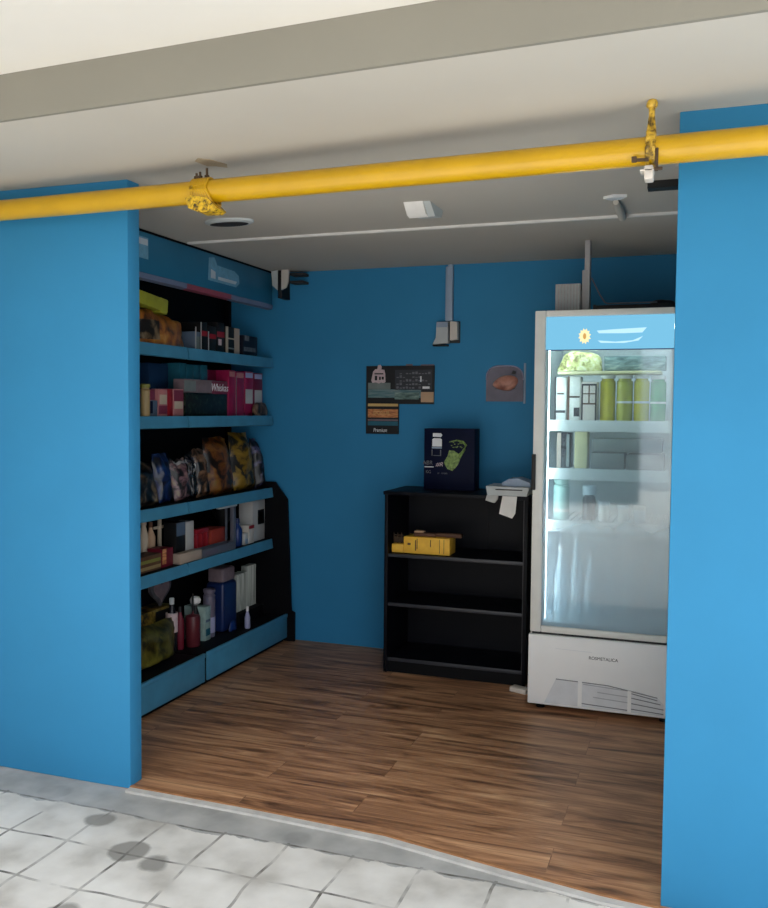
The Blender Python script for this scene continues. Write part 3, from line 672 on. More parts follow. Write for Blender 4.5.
t = carton('white_case', 'large white case with black window at the far end of the fourth shelf', 'case', 5.06, 5.228, S, .262, 'whitebox', d=.1, prints=[(.4, .92, .40, .76, 'ink', 'window_panel'), (.52, .8, .46, .70, 'greyink', 'window_print')], group=g4)
# -- base shelf
S = BZ; g5 = 'goods on the bottom shelf'
pouch('olive_sack', 'large olive printed sack at the near end of the bottom shelf', 3.70, 4.20, S, .21, 'olive_bag', xc=-2.70, lean=.06, seed=11, d=.15, group=g5)
carton('yellow_brown_box', 'yellow and black printed box standing behind the olive sack', 'box', 3.88, 4.34, S, .24, 'yellow_bag', xf=-2.80, prints=[(.62, .98, .1, .95, 'ink', 'printed_panel')], d=.12, group=g5)
t = thing('heart_tray', 'grey felt heart shape standing on the yellow printed box on the bottom shelf', 'heart tray', (-2.815, 4.26, S+.242), g5)
hp = [(4.26+.10*(math.sin(a)**3), S+.395+.085*(13*math.cos(a)-5*math.cos(2*a)-2*math.cos(3*a)-math.cos(4*a))/16) for a in [2*PI*k/36 for k in range(36)]]
zmin = min(z for y, z in hp); hp = [(y, z-zmin+S+.242) for y, z in hp]
mb = MB(); mb.prism(hp, 'x', -2.845, -2.825); obj('heart_body', mb, 'heart', t)
mb = MB(); mb.prism([(4.26+(y-4.26)*.75, S+.34+(z-S-.34)*.75) for y, z in hp], 'x', -2.824, -2.820); obj('heart_pad', mb, 'greypink', t)
bottle('label_bottle', 'dark bottle with a pale label behind the right end of the olive sack', -2.735, 4.225, S, .033, .30, 'darkbottle', 'box_grey', .035, .35, .68, band=(.42, .82, 'pale_pink'), group=g5)
bottle('maroon_bottle', 'slim maroon bottle left of the dark red bottle', -2.72, 4.285, S, .022, .24, 'maroon', 'black_matte', .03, group=g5)
bottle('red_bottle', 'wide dark red bottle with a tall thin spout on the bottom shelf', -2.69, 4.37, S, .042, .30, 'redbottle', 'black_matte', .10, .10, .82, group=g5)
t = thing('white_topped_bottle', 'black bottle with a round white top on the bottom shelf', 'bottle', (-2.72, 4.44, S+G), g5)
mb = MB(); mb.lathe(-2.72, 4.445, [(.026, S+G), (.027, S+.01), (.027, S+.15), (.012, S+.20), (.012, S+.22)], 16); obj('bottle_body', mb, 'black_matte', t)
mb = MB(); mb.lathe(-2.72, 4.445, [(.014, S+.2205), (.03, S+.232), (.032, S+.25), (.022, S+.266), (.006, S+.27)], 16); obj('cap', mb, 'paper', t)
carton('mint_carton', 'white and mint printed carton left of the mauve tube', 'carton', 4.478, 4.54, S, .20, 'palegreen', prints=[(.1, .9, .15, .35, 'teal', 'printed_panel'), (.1, .9, .55, .62, 'bluegrey', 'printed_band')], group=g5)
bottle('mauve_tube', 'tall mauve grey tube beside the blue canister', -2.715, 4.59, S, .036, .285, 'mauve', 'mauve', .02, .85, .88, band=(.1, .45, 'lilac_rim'), cat='tube', group=g5)
t = thing('blue_canister', 'large navy blue canister with a greyish top on the bottom shelf', 'canister', (-2.73, 4.775, S+G), g5)
mb = MB(); mb.box(-2.80, -2.675, 4.69, 4.86, S+G, S+.30, .02, segs=4); obj('canister_body', mb, 'navybottle', t)
mb = MB(); mb.box(-2.79, -2.685, 4.70, 4.85, S+.3005, S+.385, .012, segs=3); obj('canister_top', mb, 'greypink', t)
mb = MB(); mb.lathe(-2.66, 4.775, [(.045, S+G), (.045, S+.012), (.03, S+.05), (.006, S+.06)], 16, sx=.3); obj('foot_emblem', mb, 'bluebottle', t)
bottle('small_bottle', 'small white trigger bottle in front of the navy canister', -2.60, 4.85, S, .018, .135, 'lilac_rim', 'paper', .03, .4, .6, group=g5)
carton('black_rack', 'low black box carrying the two pale paper packs', 'box', 4.875, 5.20, S, .075, 'black_back', xf=-2.67, d=.2, group=g5)
for a, b, h, lab in ((4.885, 5.055, .235, 'wider pale ribbed paper pack standing on the low black box'), (5.068, 5.185, .265, 'narrower pale paper pack at the far end of the bottom shelf')):
    mb = MB()
    n = 7; w = (b-a)/n
    for i in range(n):
        mb.lathe(-2.74, a+w*(i+.5), [(w*.46, S+.0765), (w*.5, S+.08), (w*.5, S+.075+h-.004), (w*.44, S+.075+h)], 10, sx=3.2)
    obj('paper_pack', mb, 'towel', None, lab, 'pack', 'pale paper packs')

# ------------------------------------------------------------------ black bookcase
bx0, bx1, by0, by1, bh = -1.70, -.874, 4.82, 5.22, 1.05
t = thing('bookcase', 'low black open bookcase against the back wall left of the fridge', 'bookcase', ((bx0+bx1)/2, 5.0, 0))
mb = MB(); mb.box(bx0, bx0+.02, by0, by1, 0, bh-.0205, .001); obj('side_panel', mb, 'black', t)
mb = MB(); mb.box(bx1-.02, bx1, by0, by1, 0, bh-.0205, .001); obj('side_panel', mb, 'black', t)
mb = MB(); mb.box(bx0-.006, bx1+.006, by0-.008, by1, bh-.02, bh, .002); obj('top_board', mb, 'black', t)
mb = MB(); mb.box(bx0+.0205, bx1-.0205, by1-.012, by1-.002, .04, bh-.021); obj('back_panel', mb, 'black', t)
mb = MB(); mb.box(-1.182, -1.176, by1-.0165, by1-.0125, .70, bh-.022); obj('back_batten', mb, 'black', t)
for z in (.690, .405, .085):
    mb = MB(); mb.box(bx0+.0205, bx1-.0205, by0+.02, by1-.0185, z-.020, z, .001); s = obj('shelf', mb, 'black', t)
    mb = MB(); mb.box(bx0+.0205, bx1-.0205, by0+.012, by0+.0195, z-.020, z-.0005, .001); obj('edge_band', mb, 'black_edge', s)
mb = MB(); mb.box(bx0+.0205, bx1-.0205, by0+.014, by0+.026, 0.0, .064); obj('plinth', mb, 'black_back', t)
mb = MB(); mb.box(bx1-.024, bx1-.0208, by0+.004, by0+.012, .09, bh-.022); obj('side_frame_highlight', mb, 'black_edge', t)  # lighter strip paints the edge highlight of the side panel frame
mb = MB(); mb.box(-.935, -.835, 4.70, 4.755, .001, .028, .004, RZ(-.35))
obj('white_block', mb, 'box_cream', None, 'small white plastic block on the floor between bookcase and fridge', 'block')

# carton standing on the bookcase
Z = bh; yF = 4.93
t = thing('printed_box', 'navy blue carton with white bottle and green figure print standing on the bookcase', 'box', (-1.34, yF, Z+G))
mb = MB(); mb.box(-1.498, -1.194, yF, yF+.12, Z+G, Z+.36, .002); obj('carton_body', mb, 'navy', t)
def card(nm, x0, x1, z0, z1, m, y=None, bev=0): 
    mb = MB(); yy = yF if y is None else y; mb.box(x0, x1, yy-.0014, yy-.0003, Z+z0, Z+z1); return obj(nm, mb, m, t)
def poly(nm, pts, m, y0=.0003, y1=.0016):
    mb = MB(); mb.prism([(x, Z+z) for x, z in pts], 'y', yF-y1, yF-y0); return obj(nm, mb, m, t)
poly('printed_cap', [(-1.445, .312), (-1.395, .310), (-1.388, .322), (-1.395, .333), (-1.445, .333)], 'white_ink')
poly('printed_bottle', [(-1.448, .255), (-1.390, .255), (-1.390, .297), (-1.40, .303), (-1.438, .303), (-1.448, .297)], 'white_ink')
card('printed_band', -1.45, -1.39, .243, .252, 'conduit'); 
mb = MB(); mb.box(-1.452, -1.446, yF-.0014, yF-.0003, Z+.20, Z+.236); mb.box(-1.40, -1.394, yF-.0014, yF-.0003, Z+.20, Z+.236); mb.box(-1.44, -1.394, yF-.0014, yF-.0003, Z+.20, Z+.204); obj('printed_outline', mb, 'greyink', t)
poly('printed_figure', [(-1.375, .165), (-1.355, .20), (-1.345, .235), (-1.315, .232), (-1.29, .215), (-1.262, .235), (-1.275, .20), (-1.285, .165), (-1.30, .14), (-1.325, .115), (-1.355, .125), (-1.37, .15)], 'green_print')
mb = MB(); mb.tube([(-1.345, yF-.003, Z+.283), (-1.30, yF-.003, Z+.293), (-1.262, yF-.003, Z+.285), (-1.245, yF-.003, Z+.265), (-1.255, yF-.003, Z+.24), (-1.275, yF-.003, Z+.21), (-1.285, yF-.003, Z+.19)], [.003, .004, .006, .008, .008, .009, .008], 8); obj('printed_stem', mb, 'green_print', t)
mb = MB()
for k in range(16):
    x = -1.34+.075*random.random(); z = .246+.035*random.random(); mb.box(x, x+.008, yF-.0014, yF-.0003, Z+z, Z+z+.005)
obj('printed_specks', mb, 'green_print', t)
text('lettering', 'ABR', .034, (-1.475, yF-.001, Z+.158), '-y', 'greyink', t, width=.062)
card('printed_rule', -1.494, -1.438, .132, .137, 'white_ink')
text('lettering', '#R', .034, (-1.405, yF-.001, Z+.150), '-y', 'pale_pink', t, width=.045, shear=.3)
text('lettering', 'KG', .026, (-1.470, yF-.001, Z+.105), '-y', 'greyink', t, width=.03)
text('lettering', 'o  mas', .018, (-1.385, yF-.001, Z+.100), '-y', 'greyink', t, width=.06)

t.location += Vector((-.03, .09, 0))

# receipt printer
t = thing('receipt_printer', 'light grey receipt printer with paper hanging over the bookcase edge', 'printer', (-1.0, 4.9, Z+G))
mb = MB(); mb.prism([(-1.093, Z+.004), (-0.878, Z+.004), (-0.863, Z+.05), (-1.103, Z+.054)], 'y', 4.79, 5.0)
obj('tray', mb, 'box_grey', t)
mb = MB(); mb.prism([(-1.023, Z+.0545), (-0.868, Z+.0505), (-0.868, Z+.075), (-0.938, Z+.098), (-0.988, Z+.092), (-1.023, Z+.07)], 'y', 4.84, 4.98); obj('cover', mb, 'conduit', t)
mb = MB(); mb.prism([(-1.103, Z-.025), (-1.053, Z-.038), (-1.038, Z-.02), (-1.033, Z+.003), (-1.096, Z+.003)], 'y', 4.788, 4.806); obj('tray_flap', mb, 'whitebox', t)
mb = MB(); mb.prism([(-1.025, Z-.095), (-0.953, Z-.118), (-0.936, Z-.09), (-0.928, Z+.003), (-1.008, Z+.003)], 'y', 4.785, 4.787); obj('paper_strip', mb, 'paper', t)
mb = MB(); mb.box(-1.048, -.90, 4.7885, 4.7898, Z+.034, Z+.040); obj('paper_slot', mb, 'dark_line', t)

# yellow carton with stick on the upper shelf of the bookcase
Z6 = .690
t = thing('yellow_carton', 'bright yellow printed carton lying on the upper bookcase shelf', 'carton', (-1.49, 4.93, Z6+G))
mb = MB(); mb.box(-1.60, -1.325, 4.87, 5.0, Z6+G, Z6+.098, .003); mb.box(-1.674, -1.60, 4.87, 5.0, Z6+G, Z6+.052, .006); obj('carton_body', mb, 'yellow_card', t)
mb = MB()
for x, w, z0, z1 in ((-1.575, .018, .05, .062), (-1.53, .006, .02, .08), (-1.52, .004, .03, .09), (-1.44, .005, .045, .085), (-1.385, .003, .01, .09), (-1.36, .003, .01, .09)):
    mb.box(x, x+w, 4.8685, 4.8697, Z6+z0, Z6+z1)
obj('printed_marks', mb, 'brown', t)
t = thing('hand_brush', 'dark brown wooden brush lying on top of the yellow carton', 'brush', (-1.43, 4.93, Z6+.098+G), )
mb = MB(); mb.box(-1.55, -1.42, 4.90, 4.95, Z6+.0985, Z6+.118, .004); mb.box(-1.42, -1.265, 4.905, 4.945, Z6+.10, Z6+.122, .004); obj('handle', mb, 'brown', t)
mb = MB(); mb.box(-1.548, -1.492, 4.902, 4.948, Z6+.1185, Z6+.130, .003); obj('brush_grip', mb, 'tan', t)
t = thing('wire_holder', 'small dark wire holder standing on the low left end of the yellow carton', 'holder', (-1.64, 4.93, Z6+.052+G))
mb = MB()
for x in (-1.668, -1.645, -1.622): mb.tube([(x, 4.90, Z6+.0535), (x, 4.90, Z6+.115)], .003, 6)
mb.tube([(-1.67, 4.90, Z6+.10), (-1.61, 4.90, Z6+.10)], .003, 6); mb.box(-1.67, -1.612, 4.905, 4.93, Z6+.0535, Z6+.09, .003)
obj('wire_frame', mb, 'rust', t)

# ------------------------------------------------------------------ things on the back wall
yw = YB
def wp(par, nm, x0, x1, z0, z1, m, d=.006, lift=0.0):
    mb = MB(); mb.box(x0, x1, yw-lift-d, yw-lift-.0004, z0, z1); return obj(nm, mb, m, par)
t = thing('wall_display', 'stepped black display board with small printed cards on the back wall', 'display board', (-1.77, yw-.01, 1.36))
mb = MB(); mb.prism([(-1.992, 1.365), (-1.775, 1.365), (-1.775, 1.553), (-1.548, 1.553), (-1.546, 1.79), (-1.992, 1.79)], 'y', yw-.012, yw-.0006); obj('backing_board', mb, 'ink', t)
L = .012
c = wp(t, 'stripe_card', -1.978, -1.83, 1.645, 1.685, 'greypack', .003, L)
c = wp(t, 'stripe_card', -1.978, -1.63, 1.592, 1.644, 'teal_print', .003, L)
wp(t, 'green_card', -1.80, -1.642, 1.582, 1.625, 'greentray', .003, L+.003)
wp(t, 'tan_card', -1.63, -1.548, 1.565, 1.628, 'tan', .003, L+.001)
wp(t, 'ochre_strip', -1.978, -1.778, 1.538, 1.555, 'gold_card', .003, L)
b = wp(t, 'orange_banner', -1.978, -1.778, 1.468, 1.520, 'orange_print', .003, L)
text('lettering', 'DOGUIL', .036, (-1.885, yw-L-.004, 1.497), '-y', 'gold_card', b, width=.11)
wp(t, 'grey_strip', -1.978, -1.778, 1.447, 1.457, 'greypink', .003, L); wp(t, 'teal_strip', -1.978, -1.778, 1.418, 1.444, 'teal', .003, L)
b = wp(t, 'name_strip', -1.95, -1.78, 1.366, 1.412, 'ink', .003, L+.0005)
text('lettering', 'Premium', .034, (-1.895, yw-L-.005, 1.388), '-y', 'white_ink', b, width=.09, shear=.2)
# pale figure-like emblem made of rounded tags
mb = MB()
def emb(pts): mb.prism([(-1.905+x, 1.735+z) for x, z in pts], 'y', yw-L-.004, yw-L-.0004)
emb([(-.045, -.05), (-.052, -.035), (-.04, .02), (-.025, .035), (-.012, .035), (-.008, .06), (.008, .062), (.016, .05), (.014, .034), (.034, .03), (.04, .005), (.042, -.045), (.03, -.052), (.012, -.048), (0, -.055), (-.02, -.048)])
e = obj('emblem', mb, 'pale_pink', t)
mb = MB()
for (a, b_, c_, d_) in ((-.03, .028, .002, .010), (-.028, -.012, -.035, -.006), (.000, .012, -.032, -.012), (.018, .032, -.03, -.012)):
    mb.box(-1.905+a, -1.905+b_, yw-L-.0048, yw-L-.0042, 1.735+c_, 1.735+d_)
obj('emblem_marks', mb, 'ink', e)
g = wp(t, 'grid_card', -1.80, -1.56, 1.64, 1.765, simple('charcoal_print', (46, 48, 56), .5), .003, L)
mb = MB()
for r in range(5):
    for cc in range(11):
        if random.random() < .25: continue
        x = -1.79+cc*.0205; z = 1.648+r*.0225
        mb.box(x, x+.015, yw-L-.0038, yw-L-.0032, z, z+.004+.012*random.random())
obj('printed_glyphs', mb, 'greyink', g)
mb = MB(); mb.box(-1.635, -1.627, yw-L-.0044, yw-L-.0034, 1.69, 1.725); obj('printed_bar', mb, 'white_ink', g); mb = MB(); mb.box(-1.62, -1.575, yw-L-.0044, yw-L-.0034, 1.648, 1.662); obj('printed_bar', mb, 'white_ink', g)
mb = MB(); mb.box(-1.635, -1.55, yw-L, yw-.001, 1.7905, 1.797); mb.box(-1.73, -1.69, yw-L, yw-.001, 1.7905, 1.80); obj('top_clip', mb, 'greypink', t)

# round topped plaque
t = thing('wall_plaque', 'smoky round topped acrylic plaque with copper emblem on the back wall', 'plaque', (-1.11, yw-.01, 1.565))
def arch(w, z0, z1, n=20):
    cx = -1.11; r = w*.55
    pts = [(cx-w, z0), (cx+w, z0)]
    for k in range(n+1):
        a = PI*k/n; ca = math.cos(a); sa = math.sin(a)
        pts.append((cx+w*math.copysign(abs(ca)**.62, ca), z1-.085+.085*sa**.75 if sa > 0 else z1-.085))
    return pts
mb = MB(); mb.prism(arch(.112, 1.572, 1.785), 'y', yw-.010, yw-.0006); obj('plate', mb, 'plaque', t)
mb = MB(); mb.tube([(x, yw-.012, z) for x, z in arch(.112, 1.572, 1.785)[2:]], .0032, 8); obj('rim', mb, 'lilac_rim', t)
mb = MB()
nn, kk = 22, 7
rings = []
for j in range(kk):
    el = j/(kk-1)*PI/2*.98
    rings.append([mb.bm.verts.new((-1.105+.074*math.cos(el)*math.cos(2*PI*i/nn)*(1+.15*math.sin(2*2*PI*i/nn)), yw-.0105-.028*math.sin(el), 1.682+.046*math.cos(el)*math.sin(2*PI*i/nn)*(1+.2*math.cos(2*PI*i/nn)))) for i in range(nn)])
for A, B in zip(rings, rings[1:]):
    for i in range(nn): mb.bm.faces.new((A[i], A[(i+1) % nn], B[(i+1) % nn], B[i]))
mb.bm.faces.new(rings[-1]); mb.bm.faces.new(rings[0][::-1])
obj('emblem', mb, 'copper', t)
mb = MB(); mb.prism([(-1.17, 1.645), (-1.05, 1.645), (-1.04, 1.655), (-1.10, 1.648), (-1.16, 1.655)], 'y', yw-.0135, yw-.0104); mb.prism([(-1.07, 1.735), (-1.045, 1.735), (-1.038, 1.75), (-1.06, 1.757)], 'y', yw-.0135, yw-.0104); obj('emblem_marks', mb, 'dark_line', t)
mb = MB(); mb.box(-.996, -.984, yw-.009, yw-.0006, 1.56, 1.80, .002); obj('side_strip', mb, 'conduit', t)

# cable conduit and outlet
mb = MB(); mb.box(-1.478, -1.432, yw-.03, yw-.0006, 2.058, 2.386, .006); mb.box(-1.463, -1.433, yw-.032, yw-.0006, 2.375, 2.3985, .004)
obj('wall_conduit', mb, 'conduit', None, 'grey cable conduit running from the ceiling down the back wall to the outlet', 'conduit')
t = thing('wall_outlet', 'double outlet box with two pale covers at the bottom of the wall conduit', 'outlet', (-1.465, yw-.03, 1.92))
mb = MB(); mb.box(-1.536, -1.388, yw-.012, yw-.0006, 1.925, 2.056, .003); obj('back_box', mb, 'black_matte', t)
mb = MB(); mb.prism([(-1.523, 2.05), (-1.452, 2.05), (-1.452, 1.922), (-1.548, 1.915), (-1.527, 1.955)], 'y', yw-.055, yw-.0125); c = obj('cover', mb, 'box_grey', t)
mb = MB(); mb.box(-1.522, -1.453, yw-.0565, yw-.0552, 2.018, 2.048); obj('cover_band', mb, 'conduit', c)
mb = MB(); mb.prism([(-1.440, 2.052), (-1.396, 2.05), (-1.394, 1.945), (-1.440, 1.94)], 'y', yw-.05, yw-.0125); obj('cover', mb, 'box_cream', t)
mb = MB(); mb.box(-1.548, -1.455, yw-.053, yw-.0125, 1.905, 1.914, .002); obj('shutter', mb, 'black_matte', t)

# ------------------------------------------------------------------ upright glass door fridge
fx0, fx1, fy, fyb, fz = -.792, -.075, 4.48, 5.16, 2.02
F = thing('display_fridge', 'tall white glass door drinks fridge with blue lit sign beside the right wall', 'fridge', ((fx0+fx1)/2, 4.82, 0))
# cabinet: hollow box
cab = MB(); y0 = fy+.056
cab.box(fx0, fx0+.04, y0, fyb, .36, fz, .004); cab.box(fx1-.04, fx1, y0, fyb, .36, fz, .004)
cab.box(fx0+.0402, fx1-.0402, fyb-.04, fyb, .36, fz); cab.box(fx0+.0402, fx1-.0402, y0, fyb-.0402, 1.965, fz); cab.box(fx0+.0402, fx1-.0402, y0, fyb-.0402, .36, .42)
obj('cabinet', cab, 'frame', F)
lin_ = MB(); lin_.box(fx0+.041, fx0+.046, y0+.01, fyb-.041, .421, 1.964); lin_.box(fx1-.046, fx1-.041, y0+.01, fyb-.041, .421, 1.964); lin_.box(fx0+.047, fx1-.047, fyb-.046, fyb-.041, .421, 1.964)
obj('liner', lin_, 'liner', F)
# door
dr = MB(); gx0, gx1, gz0, gz1 = -.738, -.128, .432, 1.818
dr.box(fx0, gx0, fy, fy+.05, .40, fz-.004, .005); dr.box(gx1, fx1, fy, fy+.05, .40, fz-.004, .005)
dr.box(gx0+.0005, gx1-.0005, fy, fy+.05, .40, gz0, .005); dr.box(gx0+.0005, gx1-.0005, fy, fy+.05, 1.985, fz-.004, .005)
D = obj('door', dr, 'frame', F)
mb = MB(); mb.box(gx0+.001, gx1-.001, fy+.012, fy+.018, gz0+.001, gz1-.001)
o = obj('glass_pane', mb, 'pane', D); 
# glass object coordinates start at its lower edge
o.location = (0, 0, gz0)
o.data.transform(Matrix.Translation((0, 0, -gz0)))
mb = MB(); mb.box(gx0+.001, gx0+.012, fy+.019, fy+.045, gz0+.001, gz1-.001); mb.box(gx1-.012, gx1-.001, fy+.019, fy+.045, gz0+.001, gz1-.001); mb.box(gx0+.0125, gx1-.0125, fy+.019, fy+.045, gz0+.001, gz0+.02)
obj('gasket', mb, 'liner', D)
mb = MB(); mb.box(fx0-.004, fx0+.016, fy-.012, fy-.0005, 1.12, 1.30, .003); obj('handle', mb, 'black_matte', D)
# lit sign
mb = MB(); mb.box(gx0+.001, gx1-.001, fy+.006, fy+.03, gz1+.004, 1.984); S_ = obj('sign_panel', mb, 'signblue', D)
mb = MB(); mb.box(gx0+.001, gx1-.001, fy+.003, fy+.03, gz1-.0005, gz1+.0035); obj('sign_edge', mb, 'bluebottle', D)
sx, sz = -.548, 1.886
mb = MB()
star = []
for k in range(24):
    r = .040 if k % 2 == 0 else .029
    star.append((sx+.78*r*math.cos(2*PI*k/24+.2), sz+r*math.sin(2*PI*k/24+.2)))
mb.prism(star, 'y', fy+.0045, fy+.0058); st = obj('sign_flower', mb, 'sign_yellow', S_)
mb = MB(); mb.prism([(sx+.008*math.cos(a), sz+.015*math.sin(a)) for a in [2*PI*k/12 for k in range(12)]], 'y', fy+.0030, fy+.0043); obj('sign_flower_centre', mb, 'sign_brown', S_)
mb = MB(); mb.prism([(-.49, 1.912), (-.41, 1.917), (-.255, 1.923), (-.275, 1.899), (-.36, 1.897), (-.48, 1.899)], 'y', fy+.0045, fy+.0058)
mb.prism([(-.485, 1.864), (-.40, 1.857), (-.32, 1.862), (-.272, 1.882), (-.292, 1.861), (-.36, 1.850), (-.47, 1.852)], 'y', fy+.0045, fy+.0058)
obj('sign_stripe', mb, 'sign_white', S_)
# lamp inside
mb = MB(); mb.tube([(gx0+.03, fy+.10, 1.935), (gx1-.0, fy+.10, 1.935)], .012, 12); obj('lamp_tube', mb, 'lamp', F)
mb = MB(); mb.tube([(fx0+.057, fy+.085, .45), (fx0+.057, fy+.085, 1.90)], .007, 10); obj('lamp_tube', mb, 'lamp', F)
# shelves
FS = [1.468, 1.222, .955]
for z in FS:
    mb = MB()
    for k in range(18):
        x = fx0+.06+k*(fx1-fx0-.12)/17; mb.tube([(x, fy+.13, z-.006), (x, fyb-.06, z-.006)], .0035, 6)
    for y in (fy+.14, 4.8, fyb-.07): mb.tube([(fx0+.05, y, z-.012), (fx1-.05, y, z-.012)], .004, 6)
    s = obj('wire_shelf', mb, 'rail', F)
    mb = MB(); mb.prism([(fy+.10, z-.052), (fy+.125, z-.052), (fy+.125, z+.004), (fy+.112, z+.004)], 'x', fx0+.05, fx1-.05); obj('price_rail', mb, 'rail', s)
# base cover
bs = MB(); bs.box(fx0-.006, fx1, fy-.008, fyb, .032, .388, .006); B_ = obj('base_cover', bs, 'white', F)
mb = MB(); mb.box(fx0+.01, fx1-.01, fy+.01, fyb-.02, .3885, .3995); obj('base_gap', mb, 'dark_line', F)
yb_ = fy-.0085
def bp(nm, pts, m, d0=.0003, d1=.0025):
    mb = MB(); mb.prism(pts, 'y', yb_-d1, yb_-d0); return obj(nm, mb, m, B_)
gr = bp('louvre_panel', [(-.712, .045), (-.135, .045), (-.135, .10), (-.165, .130), (-.25, .150), (-.40, .166), (-.55, .172), (-.655, .172)], 'grille')
bp('louvre_bar', [(-.545, .046), (-.525, .046), (-.525, .172), (-.545, .172)], 'white', .0026, .007)
bp('louvre_bar', [(-.305, .046), (-.287, .046), (-.287, .150), (-.305, .153)], 'white', .0026, .007)
mb = MB()
def slat(x0, x1, z0, z1): mb.prism([(x0, z0), (x1, z1), (x1, z1+.004), (x0, z0+.004)], 'y', yb_-.0042, yb_-.0027)
slat(-.655, -.40, .170, .164); slat(-.40, -.165, .164, .129)
slat(-.287, -.165, .137, .116); slat(-.287, -.150, .115, .098); slat(-.287, -.135, .088, .074); slat(-.287, -.135, .060, .052); slat(-.525, -.305, .060, .052)
obj('louvre_line', mb, 'louvre_ink', B_)
mb = MB(); slat(-.45, -.305, .125, .118); slat(-.47, -.305, .098, .09); slat(-.52, -.305, .158, .148); obj('louvre_line', mb, 'louvre_pale', B_)
mb = MB(); mb.prism([(-.66, .325), (-.48, .322), (-.48, .324), (-.66, .327)], 'y', yb_-.0012, yb_-.0003); obj('pressed_line', mb, 'grille', B_)
text('lettering', 'ROSMETALICA', .022, (-.425, yb_-.001, .294), '-y', 'dark_line', B_, width=.14)
for x in (fx0+.05, fx1-.06):
    for y in (fy+.06, fyb-.06):
        mb = MB(); mb.lathe(x, y, [(.022, 0), (.022, .008), (.012, .010), (.012, .0318)], 14); obj('foot', mb, 'black_matte', F)

# goods in the fridge
gF = 'drinks in the fridge'
def fcarton(name, label, x0, x1, z, h, m, yf=4.66, d=.10, prints=(), cat='carton', group=gF):
    if not prints:
        mb = MB(); mb.box(x0, x1, yf, yf+d, z+G, z+h, .004); return obj(name, mb, m, None, label, cat, group)
    t = thing(name, label, cat, ((x0+x1)/2, yf+d/2, z+G), group)
    mb = MB(); mb.box(x0, x1, yf, yf+d, z+G, z+h, .004); obj('carton_body', mb, m, t)
    for a, b, c, e, mm, pn in prints:
        mb = MB(); mb.box(x0+a*(x1-x0), x0+b*(x1-x0), yf-.0016, yf-.0003, z+c*h, z+e*h); obj(pn, mb, mm, t)
    return t
Z = FS[0]
fcarton('milk_carton', 'white carton with thin dark marks at the left end, top fridge shelf', -.715, -.655, Z, .225, 'milk', prints=[(0, .12, 0, 1, 'dark_line', 'printed_line'), (.1, .9, .18, .24, 'dark_line', 'printed_band'), (.2, .8, .6, .64, 'rust', 'printed_band')])
fcarton('milk_carton', 'white carton with a brown stripe, second on the top fridge shelf', -.650, -.585, Z, .228, 'milk', prints=[(0, .16, .0, 1, 'brown', 'printed_stripe'), (.5, .95, .1, .3, 'dark_line', 'printed_band'), (.1, .95, .52, .56, 'rust', 'printed_band')])
fcarton('milk_carton', 'white carton with a dark framed panel left of the yellow bottles', -.58, -.50, Z, .200, 'box_cream', yf=4.65, prints=[(.02, .12, .0, .95, 'dark_line', 'printed_line'), (.88, .98, 0, .95, 'dark_line', 'printed_line'), (.1, .9, .9, .95, 'dark_line', 'printed_line'), (.1, .9, .42, .46, 'brown', 'printed_line'), (.1, .9, .68, .71, 'brown', 'printed_line'), (.46, .54, .46, .9, 'brown', 'printed_line')])
bottle('juice_bottle', 'first bright yellow juice bottle on the top fridge shelf', -.452, 4.70, Z, .038, .235, 'can_yellow', 'milk', .02, .8, .9, group=gF)
bottle('juice_bottle', 'second yellow juice bottle, in the middle of the top fridge shelf', -.368, 4.70, Z, .040, .235, 'can_lime', 'milk', .02, .8, .9, band=(.42, .47, 'milk'), group=gF)
bottle('juice_bottle', 'third yellow juice bottle, beside the green bottle', -.285, 4.70, Z, .038, .235, 'can_yellow', 'milk', .02, .8, .9, band=(.42, .47, 'milk'), group=gF)
bottle('green_bottle', 'green bottle at the right of the top fridge shelf', -.205, 4.70, Z, .038, .23, 'can_green', 'milk', .02, .8, .9, band=(.42, .47, 'milk'), group=gF)
fcarton('flat_tray', 'flat cream tray lying across the cartons and yellow bottles in the fridge', -.70, -.19, Z+.236, .018, 'yellowpack', yf=4.64, d=.14, cat='tray')
lump('foil_pack', 'crumpled pale yellow foil pack on top of the fridge cartons', -.60, 4.71, Z+.255, .115, .06, .10, 'foil', 9, group=gF, cat='pack')
fcarton('green_pack', 'grey green printed pack lying on the flat cream tray in the fridge', -.47, -.17, Z+.255, .075, 'greentray', yf=4.66, cat='pack')
Z = FS[1]
fcarton('wire_frame_carton', 'dark carton with pale edges at the left of the second fridge shelf', -.70, -.63, Z, .185, 'darkbottle', prints=[(0, .3, 0, 1, 'beige', 'printed_stripe'), (.7, .9, .05, .95, 'greypack', 'printed_stripe')])
fcarton('yellow_carton', 'pale yellow carton beside the dark carton, second fridge shelf', -.61, -.545, Z, .19, 'yellowpack')
for i, (x0, x1, h, lab) in enumerate(((-.525, -.36, .085, 'lower grey soft pack in the middle of the second fridge shelf'), (-.35, -.17, .08, 'lower grey soft pack at the right of the second fridge shelf'))):
    fcarton('soft_pack', lab, x0, x1, Z, h, 'greypack', yf=4.65, d=.2, cat='pack')
fcarton('soft_pack', 'long grey soft pack lying across the two lower ones', -.52, -.18, Z+.087, .07, 'greypack', yf=4.66, d=.18, cat='pack')
Z = FS[2]
bottle('mint_bottle', 'pale mint bottle at the left of the third fridge shelf', -.675, 4.68, Z, .042, .21, 'mint', 'mint', .02, .8, .85, band=(.2, .3, 'milk'), group=gF)
bottle('dark_bottle', 'dark bottle with a round grey top on the third fridge shelf', -.535, 4.70, Z, .034, .18, 'darkbottle', 'foggy', .05, .7, .8, capr=.034, group=gF)
bottle('small_jar', 'small white jar right of the dark bottle on the third fridge shelf', -.455, 4.66, Z, .026, .105, 'milk', 'foggy', .02, .9, .85, cat='jar', group=gF)
